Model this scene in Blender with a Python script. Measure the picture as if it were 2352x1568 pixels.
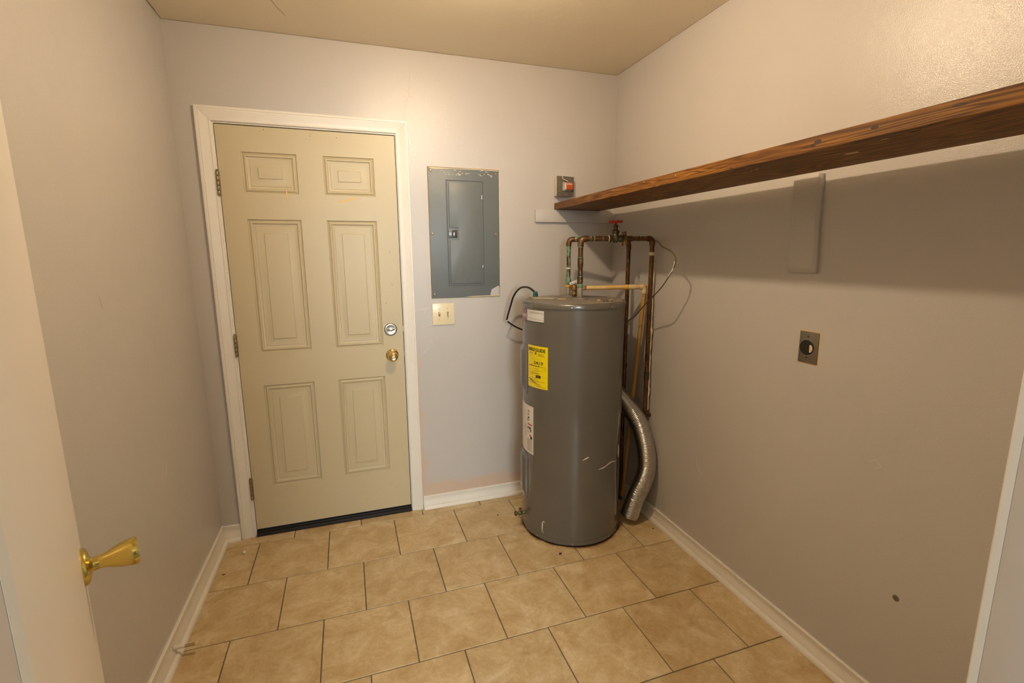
import bpy, bmesh, math, random
from mathutils import Vector, Matrix
random.seed(7)
S = bpy.context.scene
for o in list(bpy.data.objects): bpy.data.objects.remove(o)
C = S.collection

# ------------------------------------------------------------------ camera
cd = bpy.data.cameras.new('camera'); cam = bpy.data.objects.new('camera', cd); C.objects.link(cam)
F_ = Vector((0.311, 0.934, -0.1756)).normalized()
yaw, pitch, roll = 0.3211, -0.1765, -0.0063
fwd = Vector((math.sin(yaw)*math.cos(pitch), math.cos(yaw)*math.cos(pitch), math.sin(pitch)))
rt = Vector((math.cos(yaw), -math.sin(yaw), 0)); up = rt.cross(fwd)
r2 = rt*math.cos(roll) + up*math.sin(roll); u2 = -rt*math.sin(roll) + up*math.cos(roll)
M = Matrix((r2, u2, -fwd)).transposed().to_4x4(); M.translation = Vector((0.9407, -2.6367, 1.4499))
cam.matrix_world = M
cd.sensor_width = 36.0; cd.sensor_fit = 'HORIZONTAL'; cd.lens = 1107.64/2352*36.0; cd.clip_start = 0.02
S.camera = cam

# ------------------------------------------------------------------ world, lights, exposure
w = bpy.data.worlds.new('world'); S.world = w; w.use_nodes = True
w.node_tree.nodes['Background'].inputs[0].default_value = (0.55, 0.72, 1.0, 1)
w.node_tree.nodes['Background'].inputs[1].default_value = 1.0
LAMP = (1.385, -1.165, 2.36)
LAMP_COL = (1.0, 0.775, 0.53); LAMP_STRENGTH = 1700.0; BULB_R = 0.024
WIN = (0.25, 1.65, 1.25, 2.25, -6.0)             # hall window: x0 x1 z0 z1 y
ld = bpy.data.lights.new('daylight', 'AREA'); ld.shape = 'RECTANGLE'; ld.size = 1.32; ld.size_y = 0.92
ld.energy = 142.0; ld.color = (0.84, 0.95, 1.0)
lo = bpy.data.objects.new('daylight', ld); C.objects.link(lo)
lo.location = ((WIN[0]+WIN[1])/2, WIN[4]-0.015, (WIN[2]+WIN[3])/2); lo.rotation_euler = (math.pi/2, 0, 0)
# an area light shines along its local -Z; rotated +90 deg about X that is +Y
S.view_settings.view_transform = 'Standard'; S.view_settings.look = 'None'
S.view_settings.gamma = 1.0; S.view_settings.use_curve_mapping = False
S.view_settings.exposure = 0.0

# ------------------------------------------------------------------ materials
def srgb(r, g, b):
    return tuple(((c/255/12.92) if c/255 <= .04045 else ((c/255+.055)/1.055)**2.4) for c in (r, g, b)) + (1,)
class NT:
    def __init__(s, name):
        s.m = bpy.data.materials.new(name); s.m.use_nodes = True; s.t = s.m.node_tree
        s.b = s.t.nodes['Principled BSDF']
    def n(s, ty, **kw):
        x = s.t.nodes.new(ty)
        for k, v in kw.items():
            if k[0] == '_': setattr(x, k[1:], v)
            else: x.inputs[k.replace('__', ' ')].default_value = v
        return x
    def l(s, a, b): s.t.links.new(a, b)
    def coord(s, kind='Object', scale=(1, 1, 1), loc=(0, 0, 0)):
        c = s.n('ShaderNodeTexCoord'); m = s.n('ShaderNodeMapping'); m.inputs['Scale'].default_value = scale
        m.inputs['Location'].default_value = loc
        s.l(c.outputs[kind], m.inputs['Vector']); return m.outputs[0]
    def world(s, scale=(1, 1, 1)):
        c = s.n('ShaderNodeNewGeometry'); m = s.n('ShaderNodeMapping'); m.inputs['Scale'].default_value = scale
        s.l(c.outputs['Position'], m.inputs['Vector']); return m.outputs[0]
    def noise(s, vec, scale, detail=4, rough=.5, dist=0):
        x = s.n('ShaderNodeTexNoise'); x.inputs['Scale'].default_value = scale; x.inputs['Detail'].default_value = detail
        x.inputs['Roughness'].default_value = rough; x.inputs['Distortion'].default_value = dist
        s.l(vec, x.inputs['Vector']); return x.outputs[0]
    def ramp(s, fac, stops):
        x = s.n('ShaderNodeValToRGB'); e = x.color_ramp.elements
        while len(e) < len(stops): e.new(.5)
        for i, (p, c) in enumerate(stops):
            e[i].position = p; e[i].color = c if len(c) == 4 else tuple(c)+(1,)
        s.l(fac, x.inputs[0]); return x.outputs[0]
    def mix(s, fac, a, b):
        x = s.n('ShaderNodeMix'); x.data_type = 'RGBA'
        for sock, v in ((x.inputs[0], fac), (x.inputs[6], a), (x.inputs[7], b)):
            if hasattr(v, 'links'): s.l(v, sock)
            else: sock.default_value = v
        return x.outputs[2]
    def math(s, op, a, b=0.0, clamp=False):
        x = s.n('ShaderNodeMath'); x.operation = op; x.use_clamp = clamp
        for sock, v in ((x.inputs[0], a), (x.inputs[1], b)):
            if hasattr(v, 'links'): s.l(v, sock)
            else: sock.default_value = v
        return x.outputs[0]
    def smooth(s, v, lo, hi, a=0.0, b=1.0):
        x = s.n('ShaderNodeMapRange'); x.interpolation_type = 'SMOOTHSTEP'
        s.l(v, x.inputs[0]); x.inputs[1].default_value = lo; x.inputs[2].default_value = hi
        x.inputs[3].default_value = a; x.inputs[4].default_value = b; return x.outputs[0]
    def bump(s, h, strength=.3, dist=.001, prev=None):
        x = s.n('ShaderNodeBump'); x.inputs['Strength'].default_value = strength; x.inputs['Distance'].default_value = dist
        s.l(h, x.inputs['Height'])
        if prev is not None: s.l(prev, x.inputs['Normal'])
        return x.outputs[0]
    def out(s, color=None, rough=.5, metal=0.0, normal=None, spec=.5, coat=0.0, coat_rough=.1):
        b = s.b
        for k, v in (('Base Color', color), ('Roughness', rough), ('Metallic', metal)):
            if v is None: continue
            if hasattr(v, 'links'): s.l(v, b.inputs[k])
            else: b.inputs[k].default_value = v
        b.inputs['Specular IOR Level'].default_value = spec
        b.inputs['Coat Weight'].default_value = coat; b.inputs['Coat Roughness'].default_value = coat_rough
        if normal is not None: s.l(normal, b.inputs['Normal'])
        return s.m
def plain(name, col, rough=.5, metal=0.0, spec=.5, var=.12, nscale=30, bump=.1, coat=0.0):
    t = NT(name); v = t.coord()
    n = t.noise(v, nscale, 5)
    lo_ = tuple(c*(1-var) for c in col[:3])+(1,); hi_ = tuple(min(1, c*(1+var)) for c in col[:3])+(1,)
    c = t.mix(n, lo_, hi_)
    nb = t.bump(t.noise(v, nscale*6, 3), bump, .0006)
    return t.out(c, rough, metal, nb, spec, coat)

def wall_paint(name, col, peel=1.0, rough=.235, kind='plain'):
    t = NT(name); p = t.world()
    big = t.noise(p, 1.7, 4, .55); pass
    c = t.mix(big, tuple(x*.95 for x in col[:3])+(1,), tuple(min(1, x*1.05) for x in col[:3])+(1,))
    if kind == 'back':
        sp = t.n('ShaderNodeSeparateXYZ'); t.l(t.world(), sp.inputs[0])
        wob = t.math('MULTIPLY', t.math('SUBTRACT', t.noise(p, 9, 4), .5), .12)
        xx = t.math('ADD', sp.outputs[0], wob); zz = t.math('ADD', sp.outputs[2], wob)
        # old peach paint left showing along the right casing and above the baseboard
        m1 = t.math('MULTIPLY', t.smooth(xx, 1.275, 1.295, 1, 0), t.smooth(zz, .78, 1.0, 1, 0))
        m2 = t.smooth(zz, .125, .165, 1, 0)
        side = t.smooth(sp.outputs[0], 1.24, 1.26, 0, 1)
        m = t.math('MULTIPLY', t.math('MAXIMUM', m1, m2, True), t.math('MULTIPLY', side, .55))
        c = t.mix(m, c, srgb(214, 178, 146))
    orange = t.noise(p, 400*peel, 2, .5)
    wavy = t.noise(p, 22, 3, .5)
    nb = t.bump(orange, .5, .0013)
    nb = t.bump(wavy, .30, .0022, nb)
    r = t.math('ADD', t.math('MULTIPLY', t.noise(p, 5, 4), .04), rough-.02)
    return t.out(c, r, 0, nb, .5)

WALL = (0.54, 0.51, 0.48, 1)
m_wall_b = wall_paint('wall paint back', WALL, kind='back')
m_wall = wall_paint('wall paint', WALL)
m_ceil = wall_paint('ceiling paint', (0.84, 0.75, 0.575, 1), rough=.45)
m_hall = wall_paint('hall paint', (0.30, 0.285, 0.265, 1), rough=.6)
m_trim = plain('white trim gloss', (0.80, 0.755, 0.675, 1), .35, var=.05, nscale=12, bump=.15)
m_jamb = plain('grey jamb paint', (0.66, 0.62, 0.60, 1), .4, var=.05, nscale=8, bump=.3)
m_leaf = plain('entrance door paint', (0.84, 0.78, 0.72, 1), .32, var=.03, nscale=3, bump=.05)

def door_paint():
    t = NT('beige door paint'); p = t.world()
    n = t.noise(p, 3, 5, .6); g = t.noise(p, 40, 4, .7)
    c = t.mix(n, (0.52, 0.44, 0.275, 1), (0.575, 0.49, 0.315, 1))
    sp = t.n('ShaderNodeSeparateXYZ'); t.l(t.world(), sp.inputs[0])
    low = t.smooth(sp.outputs[2], .1, .75, .45, 0)
    grime = t.math('MULTIPLY', t.smooth(g, .60, .74), t.math('ADD', t.math('MULTIPLY', low, .5), .03))
    c = t.mix(grime, c, (0.26, 0.22, 0.14, 1))
    # hand marks by the lock edge
    v = t.n('ShaderNodeVectorMath'); v.operation = 'DISTANCE'; t.l(t.world(), v.inputs[0]); v.inputs[1].default_value = (1.15, 0, 1.2)
    hm = t.math('MULTIPLY', t.smooth(v.outputs['Value'], .05, .30, .6, 0), t.smooth(t.noise(p, 60, 2), .66, .74))
    c = t.mix(t.math('MULTIPLY', hm, .5), c, (0.22, 0.18, 0.11, 1))
    nb = t.bump(t.noise(p, 160, 2), .12, .0006)
    return t.out(c, .42, 0, nb)
m_door = door_paint()

def tile_mat():
    t = NT('beige ceramic tile')
    oi = t.n('ShaderNodeObjectInfo'); p = t.world()
    ad = t.n('ShaderNodeVectorMath'); ad.operation = 'ADD'; t.l(p, ad.inputs[0])
    ml = t.math('MULTIPLY', oi.outputs['Random'], 37.0); cb = t.n('ShaderNodeCombineXYZ')
    t.l(ml, cb.inputs[0]); t.l(ml, cb.inputs[1]); t.l(cb.outputs[0], ad.inputs[1]); v = ad.outputs[0]
    a = t.noise(v, 9, 6, .68, .6); b = t.noise(v, 55, 5, .75, .3)
    s_ = t.math('ADD', t.math('MULTIPLY', a, .72), t.math('MULTIPLY', b, .28))
    c = t.ramp(s_, [(.38, (0.475, 0.33, 0.160)), (.47, (0.545, 0.40, 0.208)), (.55, (0.615, 0.475, 0.272)), (.64, (0.71, 0.58, 0.38))])
    tint = t.mix(oi.outputs['Random'], (0.93, 0.93, 0.93, 1), (1.04, 1.04, 1.04, 1))
    mm = t.n('ShaderNodeMix'); mm.data_type = 'RGBA'; mm.blend_type = 'MULTIPLY'; mm.inputs[0].default_value = 1
    t.l(c, mm.inputs[6]); t.l(tint, mm.inputs[7]); c = mm.outputs[2]
    # rust ring and dirt that leaked out round the heater's foot
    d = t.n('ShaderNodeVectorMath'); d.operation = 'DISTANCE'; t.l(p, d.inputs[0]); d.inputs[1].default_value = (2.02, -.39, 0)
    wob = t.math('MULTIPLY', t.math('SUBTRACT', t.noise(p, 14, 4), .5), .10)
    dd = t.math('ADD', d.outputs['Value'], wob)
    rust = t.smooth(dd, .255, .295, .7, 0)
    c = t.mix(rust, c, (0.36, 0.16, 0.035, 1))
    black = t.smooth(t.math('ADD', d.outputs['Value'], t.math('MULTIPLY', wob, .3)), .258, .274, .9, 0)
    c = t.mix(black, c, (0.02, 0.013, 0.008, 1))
    # dust speckles
    sp = t.smooth(t.noise(p, 95, 1), .78, .80, 0, .7); c = t.mix(sp, c, (0.10, 0.06, 0.03, 1))
    nb = t.bump(t.noise(v, 35, 5, .7), .22, .0012)
    r = t.math('ADD', t.math('MULTIPLY', a, .18), .30)
    return t.out(c, r, 0, nb, .45)
m_tile = tile_mat()
m_grout = plain('brown grout', (0.15, 0.11, 0.075, 1), .9, var=.35, nscale=25, bump=.5)

def steel_paint():
    t = NT('grey heater enamel'); v = t.world()
    n = t.noise(v, 5, 4); c = t.mix(n, (0.105, 0.094, 0.078, 1), (0.122, 0.110, 0.092, 1))
    g = t.smooth(t.noise(v, 30, 4, .7), .66, .74, 0, .25); c = t.mix(g, c, (0.09, 0.08, 0.065, 1))
    nb = t.bump(t.noise(t.world((6, 6, .8)), 3, 2), .12, .004)
    return t.out(c, .25, 0, nb, .62, coat=.35, coat_rough=.12)
m_heater = steel_paint()
m_top = plain('dusty heater top', (0.20, 0.175, 0.145, 1), .6, var=.2, nscale=25, bump=.2)
def copper(name, patina, base=(0.155, 0.075, 0.026, 1), lim=(.50, .62)):
    t = NT(name); v = t.world((1, 1, .45))
    a = t.noise(v, 42, 6, .7); b = t.noise(v, 90, 4, .7)
    c = t.mix(b, tuple(x*.55 for x in base[:3])+(1,), tuple(x*1.35 for x in base[:3])+(1,))
    f = t.math('MULTIPLY', t.smooth(a, lim[0], lim[1]), patina)
    dk = t.smooth(t.noise(v, 26, 5, .7), .5, .62, 0, .75); c = t.mix(dk, c, (0.035, 0.022, 0.010, 1)); c = t.mix(f, c, (0.17, 0.31, 0.20, 1))
    w_ = t.smooth(t.noise(v, 60, 4, .8), .62, .68, 0, .7*min(1, patina+.3)); c = t.mix(w_, c, (0.55, 0.50, 0.40, 1))
    met = t.math('SUBTRACT', .75, f, True)
    return t.out(c, .42, met, t.bump(b, .4, .001))
m_cop = copper('tarnished copper', .35, lim=(.56, .66))
m_copg = copper('green patina copper', .85, lim=(.44, .53))
m_brass_d = copper('dark valve bronze', .35, (0.085, 0.065, 0.035, 1), lim=(.5, .7))
m_brass_v = copper('valve brass', .1, (0.30, 0.17, 0.06, 1))
m_galv = plain('stained galvanised nipple', (0.32, 0.30, 0.24, 1), .5, .4, var=.35, nscale=60)
m_yel = None
def cpvc():
    t = NT('yellowed plastic pipe'); v = t.world()
    c = t.ramp(t.noise(v, 16, 4, .6), [(.38, (0.72, 0.52, 0.24)), (.55, (0.68, 0.42, 0.14)), (.72, (0.62, 0.34, 0.05))])
    return t.out(c, .4)
m_yel = cpvc()
m_yel2 = plain('amber plastic pipe', (0.50, 0.27, 0.06, 1), .35, var=.2, nscale=20)
m_yelw = plain('pale plastic coupling', (0.66, 0.53, 0.33, 1), .45)
m_glue = plain('amber pipe glue', (0.75, 0.40, 0.02, 1), .35)
m_gold = plain('polished brass', (0.66, 0.50, 0.13, 1), .16, 1.0, var=.03, bump=.02)
m_brass = plain('lacquered brass knob', (0.80, 0.60, 0.26, 1), .15, 1.0, var=.05, bump=.03)
m_nickel = plain('dull nickel', (0.40, 0.37, 0.32, 1), .32, 1.0, var=.1)
m_chrome = plain('bright nickel', (0.55, 0.53, 0.50, 1), .25, 1.0, var=.03)
m_hinge = plain('aged brass hinge', (0.30, 0.24, 0.14, 1), .42, .8, var=.3, nscale=60, bump=.3)
m_black = plain('black rubber', (0.012, 0.010, 0.009, 1), .55, bump=.5)
m_panel = plain('grey breaker panel enamel', (0.130, 0.148, 0.152, 1), .42, var=.08, nscale=14, bump=.2)
m_paneld = plain('grey breaker door enamel', (0.135, 0.153, 0.155, 1), .44, var=.07, nscale=10, bump=.15)
m_line = plain('dark seam', (0.03, 0.03, 0.03, 1), .7)
m_oldp = plain('old cream paint edge', (0.72, 0.56, 0.34, 1), .6, var=.15)
m_oldy = plain('old yellow paint', (0.78, 0.50, 0.13, 1), .5, var=.1)
m_patch = plain('lavender paint patch', (0.52, 0.50, 0.50, 1), .4)
m_ivory = plain('ivory plastic', (0.80, 0.70, 0.47, 1), .28, var=.02, bump=.02)
m_toggle = plain('ivory toggle', (0.70, 0.55, 0.28, 1), .3)
m_screw = plain('brass screw', (0.36, 0.31, 0.20, 1), .4, .7)
m_concrete = plain('grimy grey box cover', (0.125, 0.105, 0.075, 1), .75, var=.5, nscale=70, bump=.7)
m_boxside = plain('painted box side', (0.66, 0.60, 0.49, 1), .5, var=.08)
m_orange = plain('orange switch', (0.50, 0.09, 0.015, 1), .4, var=.2, nscale=90)
m_white = plain('white plastic', (0.80, 0.78, 0.74, 1), .4, var=.03)
m_red = plain('red enamel', (0.55, 0.012, 0.012, 1), .3, var=.15, nscale=60)
m_teal = plain('teal connector', (0.015, 0.13, 0.10, 1), .4)
m_cable = plain('black cable', (0.015, 0.012, 0.010, 1), .4)
m_wire = plain('thin brown tube', (0.16, 0.095, 0.03, 1), .4, .4)
def duct_mat():
    t = NT('aluminium duct foil'); v = t.world()
    c = t.mix(t.noise(v, 30, 4), (0.46, 0.44, 0.41, 1), (0.66, 0.64, 0.60, 1))
    return t.out(c, .24, 1.0, t.bump(t.noise(v, 90, 3), .3, .001))
m_duct = duct_mat()
m_lab_y = plain('yellow label paper', (0.86, 0.66, 0.0, 1), .35, var=.03, bump=.02)
m_lab_w = plain('cream label paper', (0.72, 0.66, 0.56, 1), .4, var=.04, bump=.02)
m_lab_s = plain('silver white name plate', (0.62, 0.59, 0.55, 1), .3, var=.1)
m_purp = plain('mauve oval print', (0.22, 0.11, 0.13, 1), .35)
m_purl = plain('pale mauve print', (0.42, 0.32, 0.32, 1), .35)
m_ink = plain('black ink', (0.012, 0.012, 0.010, 1), .5)
m_inkg = plain('grey ink', (0.30, 0.25, 0.20, 1), .5)
m_inky = plain('fine print on yellow', (0.36, 0.28, 0.02, 1), .5)
m_redp = plain('red print', (0.62, 0.07, 0.05, 1), .4)
m_chip = plain('bare pale chip', (0.66, 0.58, 0.48, 1), .5)
m_scar = plain('torn drywall paper', (0.70, 0.62, 0.48, 1), .8, var=.2, nscale=60, bump=.6)
m_crack_shadow = plain('paint crack and joint shadow', (0.33, 0.27, 0.21, 1), .8)
m_crackl = plain('raised paint ridge', (0.60, 0.56, 0.52, 1), .35)
m_dirt = plain('dark debris', (0.05, 0.035, 0.02, 1), .8)
m_knot = plain('dark knot', (0.035, 0.013, 0.004, 1), .6)
m_green = plain('green ink mark', (0.12, 0.16, 0.03, 1), .6)
def wood():
    t = NT('stained pine'); v = t.world((7.0, .85, 15.0))
    n = t.noise(v, 1.25, 3, .5, .35)
    bands = t.n('ShaderNodeMath'); bands.operation = 'PINGPONG'; bands.inputs[1].default_value = .5
    t.l(t.math('MULTIPLY', n, 19.0), bands.inputs[0])
    k = t.math('MULTIPLY', bands.outputs[0], 2.0)
    fine = t.noise(t.world((60, 1.6, 60)), 3, 4, .7)
    c = t.ramp(k, [(.0, (0.060, 0.022, 0.004)), (.25, (0.125, 0.048, 0.006)), (.55, (0.215, 0.088, 0.009)), (1, (0.30, 0.130, 0.013))])
    c = t.mix(t.smooth(fine, .45, .7, 0, .5), c, (0.11, 0.045, 0.006, 1))
    pat = t.smooth(t.noise(t.world((1, 1.5, 1)), 2.2, 3), .42, .62, 0, .5); c = t.mix(pat, c, (0.105, 0.040, 0.008, 1))
    return t.out(c, .50, 0, t.bump(k, .12, .0008), .3)
m_wood = wood()
t_ = NT('lit glass bulb'); t_.b.inputs['Base Color'].default_value = (1, .9, .75, 1)
t_.b.inputs['Emission Color'].default_value = LAMP_COL+(1,); t_.b.inputs['Emission Strength'].default_value = LAMP_STRENGTH
m_bulb = t_.m
t_ = NT('window glass'); t_.b.inputs['Transmission Weight'].default_value = 1; t_.b.inputs['Roughness'].default_value = 0; t_.b.inputs['IOR'].default_value = 1.02
m_glass = t_.m

# ------------------------------------------------------------------ mesh helpers
def wl(o):
    v = Vector((0, 0, 0))
    while o is not None: v += o.location; o = o.parent
    return v
class MB:
    def __init__(s): s.v = []; s.f = []
    def add(s, vs, fs):
        k = len(s.v); s.v += [Vector(p) for p in vs]; s.f += [[i+k for i in f] for f in fs]; return s
    def box(s, x0, x1, y0, y1, z0, z1):
        return s.add([(x, y, z) for x in (x0, x1) for y in (y0, y1) for z in (z0, z1)],
                     [(0, 1, 3, 2), (4, 6, 7, 5), (0, 4, 5, 1), (2, 3, 7, 6), (0, 2, 6, 4), (1, 5, 7, 3)])
    def obox(s, c, ax, ay, az, sx, sy, sz):
        c = Vector(c); ax, ay, az = [Vector(a).normalized() for a in (ax, ay, az)]
        return s.add([c+ax*sx*i+ay*sy*j+az*sz*k for i in (-.5, .5) for j in (-.5, .5) for k in (-.5, .5)],
                     [(0, 1, 3, 2), (4, 6, 7, 5), (0, 4, 5, 1), (2, 3, 7, 6), (0, 2, 6, 4), (1, 5, 7, 3)])
    def lathe(s, prof, org, axis=(0, 0, 1), n=32, a0=0, a1=360, sx=1.0):
        ax = Vector(axis).normalized(); t = Vector((1, 0, 0)) if abs(ax.x) < .9 else Vector((0, 0, 1))
        if abs(ax.z) > .9: e1 = Vector((1, 0, 0)); e2 = Vector((0, 1, 0))*(1 if ax.z > 0 else -1)
        else: e1 = ax.cross(Vector((0, 0, 1))).normalized(); e2 = e1.cross(ax)*1.0; e2 = Vector((0, 0, 1)) if abs(ax.z) < .01 else e2
        org = Vector(org); k = len(s.v); full = abs(a1-a0) >= 360; m = n if full else n+1
        for (r, h) in prof:
            for i in range(m):
                a = math.radians(a0+(a1-a0)*i/n); s.v.append(org+ax*h+e1*r*math.cos(a)*sx+e2*r*math.sin(a))
        for j in range(len(prof)-1):
            for i in range(n):
                b = (i+1) % m; s.f.append([k+j*m+i, k+j*m+b, k+(j+1)*m+b, k+(j+1)*m+i])
        if full:
            if prof[0][0] > 1e-6: s.f.append([k+i for i in range(m)][::-1])
            if prof[-1][0] > 1e-6: s.f.append([k+(len(prof)-1)*m+i for i in range(m)])
        return s
    def tube(s, pts, r, n=12, caps=True, rad=None, flat=1.0):
        P = [Vector(p) for p in pts]; k = len(s.v); prev = None
        for i, p in enumerate(P):
            t = (P[min(i+1, len(P)-1)]-P[max(i-1, 0)]).normalized()
            if prev is None:
                a = Vector((0, 0, 1)) if abs(t.z) < .9 else Vector((1, 0, 0)); e1 = t.cross(a).normalized()
            else:
                e1 = (prev-t*prev.dot(t)).normalized()
            e2 = t.cross(e1); prev = e1; rr = rad[i] if rad else r
            for j in range(n):
                a = 2*math.pi*j/n; s.v.append(p+e1*rr*math.cos(a)+e2*rr*math.sin(a)*flat)
        for i in range(len(P)-1):
            for j in range(n):
                b = (j+1) % n; s.f.append([k+i*n+j, k+i*n+b, k+(i+1)*n+b, k+(i+1)*n+j])
        if caps: s.f.append([k+j for j in range(n)][::-1]); s.f.append([k+(len(P)-1)*n+j for j in range(n)])
        return s
    def prism(s, poly, fn, d0, d1):          # poly of 2D points, fn(u, v, d) -> 3D
        n = len(poly); k = len(s.v)
        s.v += [Vector(fn(u, v, d0)) for u, v in poly]+[Vector(fn(u, v, d1)) for u, v in poly]
        s.f.append([k+i for i in range(n)][::-1]); s.f.append([k+n+i for i in range(n)])
        for i in range(n): s.f.append([k+i, k+(i+1) % n, k+n+(i+1) % n, k+n+i])
        return s
    def build(s, name, mat, parent=None, bevel=0, smooth=True, seg=2, loc=None, angle=35):
        off = wl(parent) if parent else Vector((0, 0, 0))
        if loc is not None: off = off*0+Vector(loc)
        me = bpy.data.meshes.new(name); me.from_pydata([tuple(v-off) for v in s.v], [], s.f)
        bm = bmesh.new(); bm.from_mesh(me)
        bmesh.ops.remove_doubles(bm, verts=bm.verts, dist=1e-6)
        bmesh.ops.recalc_face_normals(bm, faces=bm.faces)
        if bevel:
            ed = [e for e in bm.edges if len(e.link_faces) == 2 and e.calc_face_angle(0) > .5]
            bmesh.ops.bevel(bm, geom=ed, offset=bevel, segments=seg, affect='EDGES', profile=.5, clamp_overlap=True)
        bm.to_mesh(me); bm.free()
        if smooth:
            for p in me.polygons: p.use_smooth = True
            me.set_sharp_from_angle(angle=math.radians(angle))
        me.materials.append(mat)
        o = bpy.data.objects.new(name, me); C.objects.link(o)
        if parent: o.parent = parent
        elif loc is not None: o.location = loc
        return o
def struct(o, label=None):
    o['kind'] = 'structure'
    if label: o['label'] = label
    return o
def thing(name, label, cat, loc=(0, 0, 0), group=None):
    o = bpy.data.objects.new(name, None); C.objects.link(o); o.location = loc; o.empty_display_size = .05
    o['label'] = label; o['category'] = cat
    if group: o['group'] = group
    return o
def tag(o, label, cat, group=None):
    o['label'] = label; o['category'] = cat
    if group: o['group'] = group
    return o
def sempty(name, label=None, loc=(0, 0, 0)):
    o = bpy.data.objects.new(name, None); C.objects.link(o); o.location = loc; o.empty_display_size = .05; return struct(o, label)
def lab(o, l): o['label'] = l; return o
def spline(pts, n=8):
    P = [Vector(p) for p in pts]; out = []
    for i in range(len(P)-1):
        a = P[max(i-1, 0)]; b = P[i]; c = P[i+1]; d = P[min(i+2, len(P)-1)]
        for k in range(n):
            t = k/n; out.append(.5*((2*b)+(c-a)*t+(2*a-5*b+4*c-d)*t*t+(3*b-a-3*c+d)*t**3))
    return out+[P[-1]]

XL, XR, H = 0.2381, 2.4617, 2.4593
YF, YF2 = -2.352, -2.472
OX0, OX1, OZ = 0.767, 1.597, 2.05                 # entrance opening
HX0, HX1, HY = -1.2, 2.95, -6.0
B0, B1, BZ = 0.386, 1.200, 2.052                  # clear width between the back door's casings

# ------------------------------------------------------------------ room shell
def notch_wall(name, x0, x1, y0, y1, a, b, z, mat):
    poly = [(x0, -.05), (a, -.05), (a, z), (b, z), (b, -.05), (x1, -.05), (x1, H+.02), (x0, H+.02)]
    return struct(MB().prism(poly, lambda u, v, d: (u, d, v), y0, y1).build(name, mat, smooth=False))
wall_back = notch_wall('wall_back', XL-.12, XR+.12, 0, .12, B0-.004, B1+.006, BZ+.012, m_wall_b)
wall_front = notch_wall('wall_front', HX0-.1, HX1+.1, YF2, YF, OX0-.018, OX1+.018, OZ+.018, m_wall)
wall_left = struct(MB().box(XL-.12, XL, YF, 0, -.05, H+.02).build('wall_left', m_wall, smooth=False))
wall_right = struct(MB().box(XR, XR+.12, YF, 0, -.05, H+.02).build('wall_right', m_wall, smooth=False))
ceiling = struct(MB().box(HX0-.1, HX1+.1, HY-.2, .12, H, H+.06).build('ceiling', m_ceil, smooth=False))
struct(MB().box(HX0-.1, HX0, HY-.1, YF2, -.05, H).build('wall_hall_left', m_hall, smooth=False))
struct(MB().box(HX1, HX1+.1, HY-.1, YF2, -.05, H).build('wall_hall_right', m_hall, smooth=False))
m = MB(); m.box(HX0-.1, WIN[0], HY-.1, HY, -.05, H); m.box(WIN[1], HX1+.1, HY-.1, HY, -.05, H)
m.box(WIN[0], WIN[1], HY-.1, HY, -.05, WIN[2]); m.box(WIN[0], WIN[1], HY-.1, HY, WIN[3], H)
struct(m.build('wall_hall_end', m_hall, smooth=False))
struct(MB().box(HX0-.1, HX1+.1, HY-.1, YF2, -.06, -.001).build('floor_hall', plain('hall carpet', (0.16, 0.14, 0.12, 1), .9, nscale=60, bump=.6), smooth=False))
win = sempty('window_1', 'daylight window at the far end of the hall', ((WIN[0]+WIN[1])/2, HY-.05, WIN[2]))
m = MB(); f_ = .03
m.box(WIN[0], WIN[0]+f_, HY-.08, HY-.02, WIN[2], WIN[3]); m.box(WIN[1]-f_, WIN[1], HY-.08, HY-.02, WIN[2], WIN[3])
m.box(WIN[0]+f_, WIN[1]-f_, HY-.08, HY-.02, WIN[2], WIN[2]+f_); m.box(WIN[0]+f_, WIN[1]-f_, HY-.08, HY-.02, WIN[3]-f_, WIN[3])
m.build('window_frame', m_trim, win)
MB().box(WIN[0]+f_, WIN[1]-f_, HY-.072, HY-.068, WIN[2]+f_, WIN[3]-f_).build('pane', m_glass, win)

# floor slab with tiles laid in running bond
floor = struct(MB().box(XL-.12, XR+.12, YF2, .12, -.06, -.0035).build('floor', m_grout, smooth=False), 'beige ceramic tile floor with brown grout')
TW, TD, TY, TX, TR = 0.3372, 0.3376, -0.0786, 0.4172, 0.0053
offs = {-1: .1627, 0: 0.0, 1: .1627, 2: -.0023, 3: .1659, 4: 0.0, 5: .164, 6: 0.0}
G = .0021
def clip(poly, ax, val, keep_less):
    out = []
    for i in range(len(poly)):
        a, b = poly[i], poly[(i+1) % len(poly)]
        ia = (a[ax] <= val) == keep_less; ib = (b[ax] <= val) == keep_less
        if ia: out.append(a)
        if ia != ib:
            t = (val-a[ax])/(b[ax]-a[ax]); out.append((a[0]+t*(b[0]-a[0]), a[1]+t*(b[1]-a[1])))
    return out
def inset(poly, d):
    n = len(poly); cx = sum(p[0] for p in poly)/n; cy = sum(p[1] for p in poly)/n; out = []
    for x, y in poly:
        out.append((x+(d if x < cx else -d), y+(d if y < cy else -d)))
    return out
def tile_mesh(poly):
    mb = MB(); n = len(poly); rings = [(poly, -.008), (poly, -.0018), (inset(poly, .0006), -.0005), (inset(poly, .0018), 0.0)]
    for pl, z in rings: mb.v += [Vector((x, y, z)) for x, y in pl]
    for r in range(3):
        for i in range(n): mb.f.append([r*n+i, r*n+(i+1) % n, (r+1)*n+(i+1) % n, (r+1)*n+i])
    mb.f.append([3*n+i for i in range(n)]); return mb
full_me = None; cr, sr = math.cos(TR), math.sin(TR)
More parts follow.
